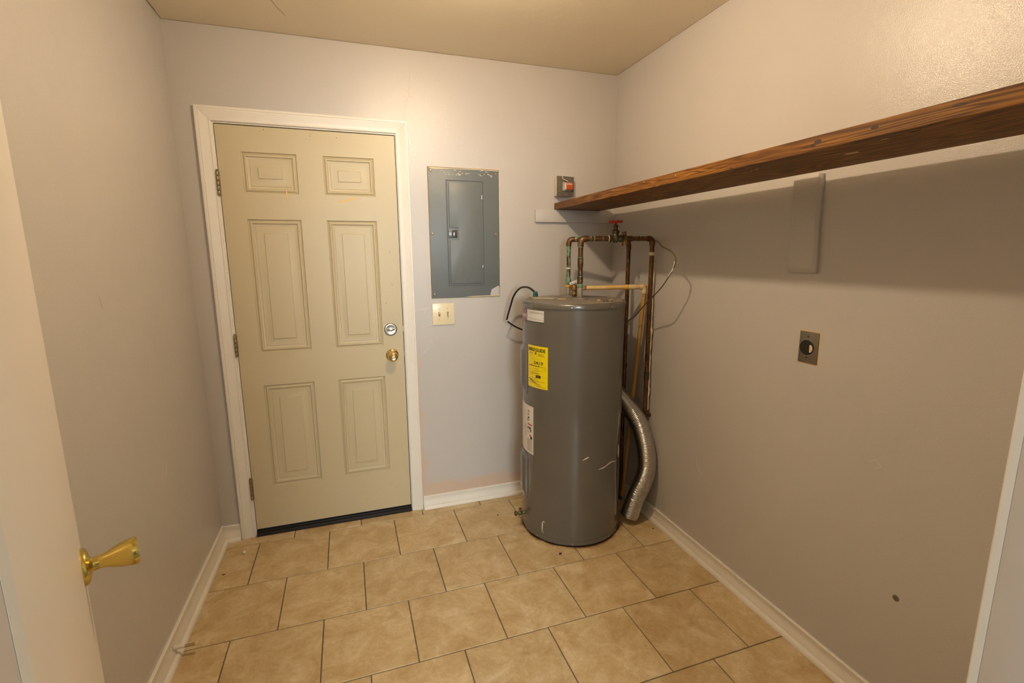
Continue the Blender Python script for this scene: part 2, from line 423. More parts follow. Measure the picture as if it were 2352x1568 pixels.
for row in range(-1, 8):
    yt = TY-row*TD if row >= 0 else TY+TD
    y1, y0 = (yt-G, yt-TD+G)
    for i in range(-3, 9):
        x0 = TX+offs.get(row, 0.0 if row % 2 == 0 else .164)+(i-1)*TW+G; x1 = x0+TW-2*G
        poly = [(cr*x-sr*y, sr*x+cr*y) for x, y in ((x0, y0), (x1, y0), (x1, y1), (x0, y1))]
        q = poly
        for ax, val, less in ((0, XL+.001, False), (0, XR-.001, True), (1, -.0005 , True), (1, YF2, False)):
            if q: q = clip(q, ax, val, less)
        if len(q) < 3: continue
        ymax = max(p[1] for p in q); ar = abs(sum(q[k][0]*q[(k+1) % len(q)][1]-q[(k+1) % len(q)][0]*q[k][1] for k in range(len(q))))/2
        if ar < 3e-4: continue
        cx = sum(p[0] for p in poly)/4; cy = sum(p[1] for p in poly)/4
        if q == poly:
            if full_me is None:
                o = tile_mesh([(x-cx, y-cy) for x, y in q]).build('tile', m_tile, smooth=False); full_me = o.data
            else:
                o = bpy.data.objects.new('tile', full_me); C.objects.link(o)
            o.location = (cx, cy, random.uniform(-.0003, .0002)); o.parent = floor
        else:
            o = tile_mesh([(x-cx, y-cy) for x, y in q]).build('tile', m_tile, smooth=False); o.location = (cx, cy, 0); o.parent = floor

# casings
PROF = [(0, 0), (0, .008), (.003, .0105), (.007, .0105), (.009, .009), (.022, .0105), (.036, .0145), (.044, .0165), (.048, .0155), (.050, .0175), (.057, .0175), (.060, .015), (.060, 0)]
def casing(parent, xa, xb, zt, y, sgn, wmul=1.0, mat=None):
    mat = mat or m_trim; n = len(PROF)
    def leg(name, fa, fb):
        mb = MB(); mb.v = [Vector(fa(w*wmul, t)) for w, t in PROF]+[Vector(fb(w*wmul, t)) for w, t in PROF]
        for i in range(n-1): mb.f.append([i, i+1, n+i+1, n+i])
        mb.f.append([n-1, 0, n, 2*n-1]); mb.f.append(list(range(n))[::-1]); mb.f.append([n+i for i in range(n)])
        return mb.build(name, mat, parent, angle=25)
    g = .0004
    leg('side_casing', lambda w, t: (xa-w, y+sgn*t, 0.001), lambda w, t: (xa-w, y+sgn*t, zt+w-g))
    leg('side_casing', lambda w, t: (xb+w, y+sgn*t, 0.001), lambda w, t: (xb+w, y+sgn*t, zt+w-g))
    leg('head_casing', lambda w, t: (xa-w+g, y+sgn*t, zt+w), lambda w, t: (xb+w-g, y+sgn*t, zt+w))
tr1 = sempty('trim_1', 'white moulded casing round the beige back door', (.79, 0, 0))
casing(tr1, B0, B1+.002, 2.058, 0, -1, 1.03)
# jamb lining behind the casing
m = MB(); m.box(B0-.004, B0+.0075, .0, .115, .001, BZ); m.box(B1-.0005, B1+.006, .0, .115, .001, BZ); m.box(B0-.004, B1+.006, .0, .115, BZ, BZ+.012)
m.build('door_jamb', m_trim, tr1)
tr2 = sempty('trim_2', 'casing and grey jamb of the entrance opening', (1.18, YF, 0))
casing(tr2, OX0, OX1, OZ, YF, 1)
casing(tr2, OX0, OX1, OZ, YF2, -1)
MB().box(OX0-.018, OX0, YF2, YF, .001, OZ).build('side_jamb', m_jamb, tr2, bevel=.001)
MB().box(OX1, OX1+.018, YF2, YF, .001, OZ).build('side_jamb', m_jamb, tr2, bevel=.001)
MB().box(OX0-.018, OX1+.018, YF2, YF, OZ, OZ+.018).build('head_jamb', m_jamb, tr2)

# baseboards: cove profile (height, thickness) and a separate shoe moulding
def base(name, path_a, path_b, nrm, h, label, shoe=True, sh=.028, both=None):
    a, b, nn = Vector(path_a), Vector(path_b), Vector(nrm)
    pr = [(0, 0), (.014, 0), (.014, h*.22), (.0125, h*.34), (.008, h*.52), (.006, h*.66), (.007, h*.80), (.0095, h*.90), (.0095, h*.97), (.007, h), (0, h)]
    def sweep(nm, pr, parent, mat, ia=0.0, ib=0.0):
        n = len(pr); mb = MB(); d = (b-a).normalized()
        mb.v = [a+nn*t+Vector((0, 0, z))+d*ia*t for t, z in pr]+[b+nn*t+Vector((0, 0, z))-d*ib*t for t, z in pr]
        for i in range(n): mb.f.append([i, (i+1) % n, n+(i+1) % n, n+i])
        mb.f.append(list(range(n))[::-1]); mb.f.append([n+i for i in range(n)])
        return mb.build(nm, mat, parent, angle=40)
    ia, ib = both or (0, 0)
    o = struct(sweep(name, pr, None, m_trim, ia, ib), label)
    if shoe:
        q = [(.0143, .0005)]+[(.0143+(sh-.0143)*math.cos(k*math.pi/10), .0005+.019*math.sin(k*math.pi/10)) for k in range(6)]
        sweep('shoe_moulding', q, o, m_trim, ia, ib)
    return o
bbl = base('baseboard_left', (XL, 0, 0), (XL, YF, 0), (1, 0, 0), .092, 'white baseboard with shoe moulding along the left wall', both=(1, 0))
bbb = base('baseboard_back', (1.268, 0, 0), (XR, 0, 0), (0, -1, 0), .076, 'white baseboard between the back door and the water heater', both=(0, 1))
bbc = base('baseboard_back_corner', (XL, 0, 0), (.322, 0, 0), (0, -1, 0), .086, 'short white baseboard between left wall and door casing', both=(1, 0))
bbr = base('baseboard_right', (XR, 0, 0), (XR, YF, 0), (-1, 0, 0), .076, 'white baseboard along the right wall', both=(1, 0))

# cracks and ridges in the paint, drawn-in joint shadows, as thin ribbons lying on the surface
def ribbon(pts, wd, fn, th=.0005, jit=0.0):
    mb = MB(); n = len(pts); L = []; R = []
    for i, (u, v) in enumerate(pts):
        a = pts[max(i-1, 0)]; b = pts[min(i+1, n-1)]; dx, dy = b[0]-a[0], b[1]-a[1]; l = math.hypot(dx, dy) or 1
        ww = wd*(1+random.uniform(-jit, jit))*(.25 if i in (0, n-1) else 1)/2
        L.append((u-dy/l*ww, v+dx/l*ww)); R.append((u+dy/l*ww, v-dx/l*ww))
    for q in (L, R): mb.v += [Vector(fn(u, v, th)) for u, v in q]
    for q in (L, R): mb.v += [Vector(fn(u, v, 0)) for u, v in q]
    for i in range(n-1):
        mb.f += [[i, i+1, n+i+1, n+i], [2*n+i, 2*n+i+1, i+1, i], [n+i, n+i+1, 3*n+i+1, 3*n+i]]
    return mb
def wig(a, b, n, j): return [(a[0]+(b[0]-a[0])*i/n+random.uniform(-j, j), a[1]+(b[1]-a[1])*i/n+random.uniform(-j, j)) for i in range(n+1)]
BK = lambda u, v, d: (u, -d, v)
RW = lambda u, v, d: (XR-d, u, v)
LW = lambda u, v, d: (XL+d, u, v)
CE = lambda u, v, d: (u, v, H-d)
for pts in ([(1.290, 2.36), (1.283, 2.33), (1.288, 2.30), (1.276, 2.27), (1.278, 2.245), (1.262, 2.215), (1.258, 2.19), (1.247, 2.165), (1.252, 2.14), (1.238, 2.125)],
            [(1.278, 2.245), (1.292, 2.238), (1.300, 2.235)], [(1.246, 2.150), (1.256, 2.155), (1.262, 2.142), (1.275, 2.13)]):
    lab(ribbon(pts, .0009, BK, jit=.4).build('paint_crack', m_crack_shadow, wall_back, smooth=False), 'hairline crack above the door corner')
for pts in ([(1.268, 1.985), (1.285, 1.990), (1.310, 1.988)], [(1.270, 1.945), (1.29, 1.955), (1.312, 1.945)], [(1.27, 1.167), (1.29, 1.163), (1.32, 1.166), (1.352, 1.171)],
            [(1.272, 1.055), (1.30, 1.058), (1.33, 1.07), (1.355, 1.072)], [(1.268, 2.07), (1.273, 2.03), (1.27, 1.99)], [(1.283, .90), (1.31, .93), (1.36, .965)],
            [(.30, 2.14), (.315, 2.155), (.325, 2.135)]):
    ribbon(pts, .0035, BK, .0012, .5).build('paint_ridge', m_crackl, wall_back, smooth=False)
for pts in ([(-.62, .62), (-.6, .66), (-.585, .70)], [(-.45, .50), (-.44, .56), (-.46, .60)], [(-.9, 1.3), (-.905, 1.34)]):
    ribbon(pts, .003, LW, .0008, .5).build('paint_ridge', m_crackl, wall_left, smooth=False)
for pts in ([(-.87, .40), (-.89, .42), (-.86, .45), (-.85, .50)], [(-1.63, .80), (-1.65, .815), (-1.67, .80), (-1.65, .785)], [(-.78, .33), (-.80, .30), (-.83, .31)], [(-.66, .63), (-.67, .66)]):
    ribbon(pts, .0028, RW, .0007, .5).build('paint_ridge', m_crackl, wall_right, smooth=False)
lab(MB().lathe([(.0, .0006), (.009, .0006), (.010, 0)], (XR, -1.761, .413), (-1, 0, 0), 12).build('stain_spot', plain('brown smudge', (0.16, 0.12, 0.09, 1), .6), wall_right), 'small dark smudge low on the right wall')
ribbon(wig((XL, -.0012), (XR, -.0012), 46, .0006), .0035, CE, .001, .5).build('joint_shadow', m_crack_shadow, ceiling, smooth=False)  # these dark ribbons draw the shadow gap along the ceiling joints
ribbon(wig((XR-.001, 0), (XR-.001, -1.6), 30, .0005), .0026, CE, .001, .5).build('joint_shadow', m_crack_shadow, ceiling, smooth=False)
ribbon(wig((XL+.0015, 0), (XL+.0015, -1.2), 26, .001), .005, CE, .001, .5).build('joint_shadow', m_crack_shadow, ceiling, smooth=False)
lab(ribbon([(.70, -.50), (.70, -.42), (.705, -.34), (.72, -.27), (.745, -.20), (.75, -.19)], .0022, CE, .0006, .3).build('paint_crack', m_crack_shadow, ceiling, smooth=False), 'curved hairline crack in the ceiling paint')

# ------------------------------------------------------------------ back door
DX0, DX1, DZ0, DZ1 = .397, 1.1955, .040, 2.046
FY = -.004
door = sempty('door_1', 'beige six-panel door in the back wall with brass knob', ((DX0+DX1)/2, 0, DZ0))
panels = [(.496, .731, 1.747, 1.931), (.850, 1.089, 1.750, 1.933), (.495, .730, .980, 1.626), (.850, 1.088, .980, 1.628), (.498, .733, .272, .8115), (.852, 1.089, .270, .8105)]
cols = [(.495, .732), (.850, 1.089)]; rows = [(.271, .811), (.980, 1.627), (1.748, 1.932)]
xs = [DX0, .495, .732, .850, 1.089, DX1]; zs = [DZ0, .271, .811, .980, 1.627, 1.748, 1.932, DZ1]
m = MB()
for i in range(5):
    for j in range(7):
        if i in (1, 3) and j in (1, 3, 5): continue
        x0, x1, z0, z1 = xs[i], xs[i+1], zs[j], zs[j+1]
        m.add([(x0, FY, z0), (x1, FY, z0), (x1, FY, z1), (x0, FY, z1)], [(0, 1, 2, 3)])
m.add([(x, y, z) for x in (DX0, DX1) for y in (FY, .040) for z in (DZ0, DZ1)], [(0, 1, 3, 2), (4, 6, 7, 5), (0, 4, 6, 2), (1, 3, 7, 5), (2, 6, 7, 3)])
slab = m.build('door_slab', m_door, door, smooth=False)
PP = [(0, 0), (.0018, .0065), (.0050, .0085), (.0090, .0045), (.0140, .0018), (.0180, .0022), (.0205, .0080), (.0235, .0095), (.0310, .0098), (.0325, .0080), (.036, .0085), (.0655, .0040), (.0675, .0006)]
for (x0, x1) in cols:
    for (z0, z1) in rows:
        m = MB(); n = 4; k = min(1.0, ((z1-z0)/2-.012)/.068)
        for (i, d) in PP:
            m.v += [Vector(q) for q in ((x0+i, FY+d, z0+i*k), (x1-i, FY+d, z0+i*k), (x1-i, FY+d, z1-i*k), (x0+i, FY+d, z1-i*k))]
        for r in range(len(PP)-1):
            for i in range(4): m.f.append([r*4+i, r*4+(i+1) % 4, (r+1)*4+(i+1) % 4, (r+1)*4+i])
        b_ = (len(PP)-1)*4; m.f.append([b_, b_+1, b_+2, b_+3])
        o = m.build('door_panel', m_door, door, angle=28)
# paint scuffs
SC = lambda u, v, d: (u, FY-d, v)
m_scuff = plain('fresh yellow scuff', (0.86, 0.52, 0.07, 1), .5)
def scuff(pts, wd, mat=m_scuff): lab(ribbon(pts, wd, SC, .0003, .35).build('paint_scuff', mat, door, smooth=False), 'yellow paint scuff')
scuff([(.6765, 1.772), (.676, 1.75), (.6765, 1.72)], .006)
scuff([(.900, 1.716), (.925, 1.720), (.955, 1.727), (.985, 1.737), (.999, 1.738)], .012, plain('faint yellow scuff', (0.70, 0.48, 0.16, 1), .5))
scuff([(.906, 1.951), (.907, 1.938), (.9065, 1.928)], .004); scuff([(.6005, 1.672), (.6005, 1.656)], .003)
for (x, z) in ((1.145, 1.47), (1.15, 1.30), (1.115, 1.205), (.60, 2.035), (.80, 2.02), (.92, 2.02)):
    MB().lathe([(0, .0003), (.0016, .0003), (.002, 0)], (x, FY, z), (0, -1, 0), 8).build('dirt_speck', m_dirt, door)
# weather strip closing the gaps behind the slab
m = MB(); m.box(B0-.004, DX0+.012, .041, .060, .001, BZ+.010); m.box(DX1-.012, B1+.006, .041, .060, .001, BZ+.010); m.box(DX0+.012, DX1-.012, .041, .060, DZ1-.012, BZ+.010)
lab(m.build('weather_strip', m_black, door), 'black weather strip')
# threshold and sweep
m = MB().box(B0+.008, B1-.001, -.014, .10, .0008, .020).box(B0+.008, B1-.001, -.006, .10, .020, .030)
lab(m.build('threshold', m_black, door, bevel=.002), 'black rubber threshold strip')
# hinges
for (z0, z1) in ((1.732, 1.840), (.970, 1.076), (.212, .325)):
    h = MB()
    for k in range(5):
        a = z0+(z1-z0)*k/5; h.lathe([(.0058, 0), (.0065, .001), (.0065, (z1-z0)/5-.002), (.0058, (z1-z0)/5-.001)], (.3915, -.0125, a), n=14)
    hg = h.build('hinge', m_hinge, door)
    MB().box(.3925, .400, -.008, -.0045, z0+.002, z1-.002).build('hinge_leaf', m_hinge, hg)
    MB().lathe([(.0, .0), (.004, .001), (.005, .004), (.003, .007)], (.3915, -.0125, z1), n=12).build('hinge_pin', m_hinge, hg)
    for k in (.25, .75): MB().lathe([(.0035, 0), (.0035, .003), (0, .004)], (.397, -.006, z0+(z1-z0)*k), (0, -1, 0), 10).build('hinge_screw', m_screw, hg)
# deadbolt and knob
db = MB().lathe([(.034, 0), (.034, .003), (.031, .008), (.027, .0095), (.024, .0088), (.0, .0088)], (1.131, FY, 1.064), (0, -1, 0), 40).build('deadbolt', m_nickel, door)
m = MB().lathe([(.010, 0), (.010, .006), (.0, .007)], (1.131, FY-.0088, 1.064), (0, -1, 0), 20)
tm = bmesh.new(); bmesh.ops.create_uvsphere(tm, u_segments=20, v_segments=12, radius=1)
tn = MB().add([(1.131+v.co.x*.021, FY-.016+v.co.y*.009, 1.064+v.co.z*.0065) for v in tm.verts], [[v.index for v in f.verts] for f in tm.faces]); tm.free()
tn.v += [Vector(q) for q in m.v]; k_ = len(tn.v)-len(m.v); tn.f += [[i+k_ for i in f] for f in m.f]
tn.build('thumb_turn', m_chrome, db)
kb = MB().lathe([(.0345, 0), (.0345, .002), (.032, .006), (.024, .010), (.014, .013), (.0115, .016), (.0115, .026), (.015, .031), (.022, .036), (.0265, .043), (.0275, .050), (.0260, .057), (.021, .0625), (.016, .0645), (.0155, .0625), (.012, .0615), (0, .0615)],
                (1.133, FY, .923), (0, -1, 0), 40).build('door_knob', m_brass, door)
MB().obox((1.133, FY-.065, .923), (1, 0, 0), (0, 1, 0), (0, 0, 1), .014, .007, .004).build('lock_button', m_chrome, kb, bevel=.0015)
MB().box(1.1957, 1.1985, .002, .030, 1.050, 1.078).build('latch_bolt', m_chrome, door)
MB().box(1.1957, 1.1988, .002, .030, .912, .936).build('latch_bolt', m_brass, door)

# ------------------------------------------------------------------ entrance door leaf, standing open
Hh = Vector((.767, -2.352, 0)); Ff = Vector((.431, -1.600, 0)); dirv = (Ff-Hh).normalized(); nrm = Vector((dirv.y, -dirv.x, 0))
a = Hh+dirv*.030; L_ = (Ff-a).length
leaf = sempty('door_2', 'pale entrance door standing open along the left wall', a)
def onleaf(s_, d, z): return a+dirv*s_+nrm*d+Vector((0, 0, z))
m = MB().add([onleaf(s_, d, z) for s_ in (0, L_) for d in (-.035, 0) for z in (.012, 2.035)], [(0, 1, 3, 2), (4, 6, 7, 5), (0, 4, 5, 1), (2, 3, 7, 6), (0, 2, 6, 4), (1, 5, 7, 3)])
m.build('door_leaf', m_leaf, leaf, bevel=.0015)
TUL = [(.033, 0), (.0335, .002), (.032, .006), (.027, .009), (.016, .011), (.0125, .014), (.0115, .022), (.0125, .030), (.017, .041), (.0215, .053), (.0245, .065), (.0255, .073), (.0250, .078), (.022, .080), (.0, .0805)]
k1 = MB().lathe(TUL, onleaf(L_-.060, 0, .906), nrm, 40).build('door_knob', m_gold, leaf)
k1['label'] = 'shiny brass tulip knob'
MB().lathe(TUL, onleaf(L_-.060, -.035, .906), -nrm, 32).build('door_knob', m_gold, leaf)
MB().obox(onleaf(L_+.0001, -.0175, .906), dirv, nrm, (0, 0, 1), .0010, .024, .057).build('latch_plate', m_gold, leaf)
for z in (.25, 1.0, 1.8):
    MB().lathe([(.006, 0), (.006, .09)], a-dirv*.006+nrm*.004+Vector((0, 0, z)), n=12).build('hinge', m_hinge, leaf)

# ------------------------------------------------------------------ water heater
HC = (2.02, -.39); HR = .26
heater = thing('water_heater', 'grey cylindrical electric water heater standing in the back right corner', 'water heater', (HC[0], HC[1], 0))
hb = MB().lathe([(HR, .028), (HR, 1.202)], (HC[0], HC[1], 0), n=128).build('tank_body', m_heater, heater, angle=60)
MB().lathe([(.252, .0005), (.258, .004), (.2625, .010), (.2625, .026), (.2612, .0275)], (HC[0], HC[1], 0), n=96).build('base_ring', m_heater, heater)
cap = MB().lathe([(.2605, 1.199), (.2632, 1.200), (.2637, 1.203), (.2637, 1.216), (.2615, 1.2222), (.2565, 1.2262), (.250, 1.2270), (.235, 1.2262), (.0, 1.2262)], (HC[0], HC[1], 0), n=96)
cap = cap.build('top_cap', m_heater, heater, angle=50)
ZT = 1.2263
lab(MB().lathe([(.248, 0), (.248, .0004), (0, .0004)], (HC[0], HC[1], ZT), n=80).build('dust_layer', m_top, heater), 'dusty brown film on the tank top')
ZT += .0005
def cyl(deg, r, z): q = math.radians(deg); return Vector((HC[0]+r*math.cos(q), HC[1]+r*math.sin(q), z))
def patch(name, mat, a0, a1, z0, z1, r0=HR, th=.0006, parent=heater, za=0.0, zb=0.0, n=None):
    """curved plate on the shell; za/zb shift the left/right end in height"""
    n = n or max(3, int(abs(a1-a0)/2)); mb = MB()
    for i in range(n+1):
        t = i/n; A = a0+(a1-a0)*t; dz = za+(zb-za)*t
        for r in (r0, r0+th):
            for z in (z0, z1): mb.v.append(cyl(A, r, z+dz))
    for i in range(n):
        b = i*4; c = b+4
        mb.f += [[b+2, c+2, c+3, b+3], [b+1, b+3, c+3, c+1], [b, c, c+2, b+2], [b, b+1, c+1, c]]
    mb.f += [[0, 2, 3, 1], [n*4, n*4+1, n*4+3, n*4+2]]
    return mb.build(name, mat, parent, angle=50)
# rivets of the cap and screws of the base ring
for A in (-163, -117, -72, -27, 18, 63, 108, 153):
    MB().lathe([(.0045, 0), (.004, .002), (0, .003)], cyl(A, .2637, 1.2095), cyl(A, 1, 0)-cyl(A, 0, 0), 10).build('screw', m_nickel, heater)
for A, z in ((-155, .016), (-112, .016), (-65, .016)):
    MB().lathe([(.004, 0), (.0035, .002), (0, .0025)], cyl(A, .2625, z), cyl(A, 1, 0)-cyl(A, 0, 0), 10).build('screw', m_screw, heater)
# shell seam on the right
patch('shell_seam', m_heater, -42, -39.5, .03, 1.198, HR, .0012)
# access covers: raised pressed plates
def cover(z0, z1, a0=186.2, a1=150):
    na, nz = 18, 20; mb = MB()
    def hgt(u, v):       # u across 0..1, v along 0..1
        e = min(1, max(0, (u-.17)/.14)) * min(1, max(0, (1-u-.17)/.14)); g = min(1, max(0, (v-.05)/.10))*min(1, max(0, (1-v-.05)/.10))
        q = e*g; return .0022+.011*(q*q*(3-2*q))
    for i in range(na+1):
        for j in range(nz+1):
            u, v = i/na, j/nz; zz = z0+(z1-z0)*v
            # rounded corners
            c = .10; du = 0
            if u < c: 
                if v < c*.9 and (1-u/c)**2+(1-v/(c*.9))**2 > 1: zz = z0+(z1-z0)*c*.9*(1-math.sqrt(max(0, 1-(1-u/c)**2)))
                if 1-v < c*.9 and (1-u/c)**2+(1-(1-v)/(c*.9))**2 > 1: zz = z1-(z1-z0)*c*.9*(1-math.sqrt(max(0, 1-(1-u/c)**2)))
            r = HR+(hgt(u, v) if 0 < i < na and 0 < j < nz else .0022)
            mb.v.append(cyl(a0+(a1-a0)*u, r, zz))
    for i in range(na):
        for j in range(nz): b = i*(nz+1)+j; mb.f.append([b, b+1, b+nz+2, b+nz+1])
    ring = [j for j in range(nz+1)]+[i*(nz+1)+nz for i in range(1, na+1)]+[na*(nz+1)+j for j in range(nz-1, -1, -1)]+[i*(nz+1) for i in range(na-1, 0, -1)]
    k = len(mb.v)
    for idx in ring:
        p = mb.v[idx]; d = Vector((p.x-HC[0], p.y-HC[1], 0)).normalized(); mb.v.append(Vector((HC[0], HC[1], p.z))+d*(HR-.001))
    for q in range(len(ring)): mb.f.append([ring[q], ring[(q+1) % len(ring)], k+(q+1) % len(ring), k+q])
    return mb.build('access_cover', m_heater, heater, angle=60)
cover(.757, 1.008); cover(.185, .436)
patch('cover_gap', m_line, -173.9, -173.1, .785, .985, HR, .0006); patch('cover_gap', m_line, -173.9, -173.1, .215, .405, HR, .0006)
# drain valve
dv = Vector((-1, .05, 0)).normalized(); p0 = cyl(178, HR, .088)
d_ = MB().lathe([(.011, 0), (.011, .006), (.0075, .007), (.0075, .018), (.011, .022), (.012, .030), (.011, .036), (.0075, .038), (.0075, .046), (.0125, .048), (.0125, .058), (.009, .060)], p0, dv, 18).build('drain_valve', copper('green brass', .45, (0.14, 0.12, 0.03, 1)), heater)
lab(d_, 'greenish brass drain valve')
MB().lathe([(.005, 0), (.005, .012), (.009, .013), (.009, .018), (0, .019)], p0+dv*.028+Vector((0, 0, .008)), (0, 0, 1), 14).build('valve_stem', m_brass_v, d_)
# paint chips
def chip(pts, wd, mat=m_chip):   # pts in (deg, z)
    mb = ribbon([(math.radians(A)*HR, z) for A, z in pts], wd, lambda u, v, d: cyl(math.degrees(u/HR), HR+d, v), .0005, .2)
    lab(mb.build('paint_chip', mat, heater, smooth=False), 'pale chip in the grey enamel')
chip([(-102.8, .463), (-99.5, .471), (-97, .476), (-95.8, .478)], .006)
chip([(-84, .405), (-78, .408), (-72.3, .414), (-67, .422), (-61, .422), (-54, .410)], .006)
chip([(-47.5, .492), (-46.5, .47), (-45.5, .445), (-44.8, .418)], .026)
chip([(-146.6, .108), (-147.7, .098), (-148.0, .075), (-148.2, .045)], .006); chip([(-144.2, .103), (-146, .111), (-147.6, .104)], .005); chip([(-146.5, .058), (-146.0, .042)], .003)
# text helper: flat text mesh bent round the shell
def text_mesh(body, size, bold=0.0):
    cu = bpy.data.curves.new('t', 'FONT'); cu.body = body; cu.size = size; cu.offset = bold; cu.resolution_u = 3
    to = bpy.data.objects.new('t', cu); C.objects.link(to); dg = bpy.context.evaluated_depsgraph_get(); dg.update()
    me = to.evaluated_get(dg).to_mesh(); vs = [v.co.copy() for v in me.vertices]; fs = [list(p.vertices) for p in me.polygons]
    to.to_mesh_clear(); bpy.data.objects.remove(to); bpy.data.curves.remove(cu); return vs, fs
def wrap_text(body, u0, u1, z, hgt, mat, parent, bold=0, slope=0.0, r=HR+.0012, name='lettering'):
    """u in metres along the shell measured as angle*R; baseline at z"""
    vs, fs = text_mesh(body, 1.0, bold); xa = min(v.x for v in vs); xb = max(v.x for v in vs); ya = min(v.y for v in vs); yb = max(v.y for v in vs)
    mb = MB(); mb.v = []
    for v in vs:
        u = u0+(v.x-xa)/(xb-xa)*(u1-u0); zz = z+(v.y-ya)/(yb-ya)*hgt+slope*(u-u0); mb.v.append(cyl(math.degrees(u/HR), r, zz))
    mb.f = fs
    return mb.build(name, mat, parent, smooth=False)
def U(deg): return math.radians(deg)*HR
# yellow energy label
ya0, ya1, yz0, yz1 = -172.6, -142.0, .806, 1.016
ylab = lab(patch('energy_label', m_lab_y, ya0, ya1, yz0, yz1, HR, .0006, za=0, zb=.0), 'yellow energy rating label')
R1 = HR+.0006
def yl(name, mat, fa, fb, ga, gb, parent=ylab, th=.0004):   # label fractions: across, from the top
    A = lambda f: ya0+(ya1-ya0)*f; Z = lambda g: yz1-(yz1-yz0)*g
    return patch(name, mat, A(fa), A(fb), Z(gb), Z(ga), R1, th, parent, n=6)
yu = lambda f: U(ya0+(ya1-ya0)*f); yz = lambda g: yz1-(yz1-yz0)*g
wrap_text('ENERGY', yu(.05), yu(.47), yz(.135), .0175, m_ink, ylab, bold=.035)
wrap_text('GUIDE', yu(.47), yu(.90), yz(.135), .0175, m_ink, ylab, bold=.035)
yl('arrow', m_ink, .445, .475, .135, .17)
m = ribbon([(yu(.46), yz(.165)), (yu(.46), yz(.20))], .001, lambda u, v, d: cyl(math.degrees(u/HR), R1+d, v)); 
m = MB(); m.v = [cyl(math.degrees(u/HR), R1+.0006, v) for u, v in ((yu(.40), yz(.165)), (yu(.52), yz(.165)), (yu(.46), yz(.205)))]; m.f = [[0, 1, 2]]; m.build('arrow', m_ink, ylab)
wrap_text('S419', yu(.37), yu(.80), yz(.437), .0165, m_ink, ylab, bold=.012)
wrap_text('Estimated Yearly Cost', yu(.20), yu(.70), yz(.325), .0055, m_inky, ylab)
for (a_, b_, g_) in ((.08, .30, .165), (.08, .34, .185), (.56, .86, .175), (.56, .78, .195), (.60, .86, .215), (.36, .62, .535), (.84, .92, .53), (.30, .60, .60), (.18, .62, .64), (.22, .66, .66), (.14, .50, .76), (.06, .60, .80), (.30, .86, .83), (.06, .5, .86), (.1, .42, .89), (.5, .92, .955), (.40, .72, .93)):
    yl('fine_print', m_inky, a_, b_, g_, g_+.011)
for g_ in (.235, .49, .575, .70): yl('rule_line', m_inky, .04, .95, g_, g_+.004)
yl('scale_bar', m_ink, .08, .62, .47, .482); yl('scale_bar', m_inky, .62, .90, .472, .479)
yl('scale_mark', m_ink, .605, .635, .445, .475); yl('scale_mark', m_ink, .24, .27, .445, .47)
yl('black_box', m_ink, .47, .70, .69, .755); yl('box_print', m_inky, .53, .64, .715, .73, th=.0006)
chipm = ribbon([(yu(.05), yz(.80)), (yu(.22), yz(.83)), (yu(.36), yz(.875)), (yu(.52), yz(.90)), (yu(.70), yz(.905))], .006, lambda u, v, d: cyl(math.degrees(u/HR), R1+d, v), .0006, .5)
chipm.build('scratch', m_heater, ylab)
ribbon([(yu(.02), yz(.955)), (yu(.08), yz(.94)), (yu(.10), yz(.97))], .006, lambda u, v, d: cyl(math.degrees(u/HR), R1+d, v), .0007, .5).build('scratch', m_chip, ylab)
ribbon([(yu(.50), yz(.985)), (yu(.56), yz(.992)), (yu(.60), yz(.985))], .004, lambda u, v, d: cyl(math.degrees(u/HR), R1+d, v), .0007, .5).build('scratch', m_chip, ylab)
# torn lower left corner hint
# name plate
npl = lab(patch('name_plate', m_lab_s, -175, -147.2, 1.135, 1.189, HR, .0012), 'white PROFESSIONAL name plate')
wrap_text('PROFESSIONAL', U(-168.0), U(-148.6), 1.1735, .0085, m_inkg, npl, r=HR+.0018)
patch('plate_shadow_line', m_ink, -173, -147.2, 1.1325, 1.135, HR, .0012, npl)
patch('grey_wave', m_inkg, -171, -147.4, 1.143, 1.1445, HR+.0012, .0003, npl, za=.006, zb=0)
def oval(mat, aw, zh, ac, zc, r, name):
    mb = MB(); n = 28; mb.v = [cyl(ac+aw*math.cos(2*math.pi*i/n), r, zc+zh*math.sin(2*math.pi*i/n)) for i in range(n)]; mb.f = [list(range(n))]
    mb.v.append(cyl(ac, r, zc)); mb.f = [[i, (i+1) % n, n] for i in range(n)]
    return mb.build(name, mat, npl)
oval(m_purp, 8.5, .035, -182.5, 1.158, HR+.0020, 'logo_oval'); 
mb = MB(); 
patch('logo_band', m_purl, -190, -174.8, 1.149, 1.166, HR+.0022, .0003, npl)
# white instruction label
wlb = lab(patch('instruction_label', m_lab_w, -200, -162.3, .447, .700, HR, .0007), 'cream warning and instruction label')
WA0, WA1, WZ0, WZ1 = -176.0, -162.3, .447, .700
def wlp(name, mat, fa, fb, ga, gb, th=.0004, za=0, zb=0):
    A = lambda f: WA0+(WA1-WA0)*f; Z = lambda g: WZ1-(WZ1-WZ0)*g
    return patch(name, mat, A(fa), A(fb), Z(gb), Z(ga), HR+.0007, th, wlb, n=4, za=za, zb=zb)
wlp('red_banner', m_redp, .15, .86, .375, .405)
wlp('barcode', m_inkg, .2, .45, .10, .135); wlp('barcode', m_inkg, .2, .40, .16, .20); wlp('barcode', m_ink, .22, .45, .235, .27); wlp('barcode', m_inkg, .05, .42, .29, .315)
wlp('warning_picture', m_ink, .15, .33, .445, .485); wlp('warning_picture', m_ink, .42, .66, .44, .49); wlp('warning_picture', m_ink, .60, .72, .485, .54)
wlp('warning_picture', m_redp, .50, .70, .60, .64); wlp('warning_picture', m_ink, .60, .84, .63, .69)
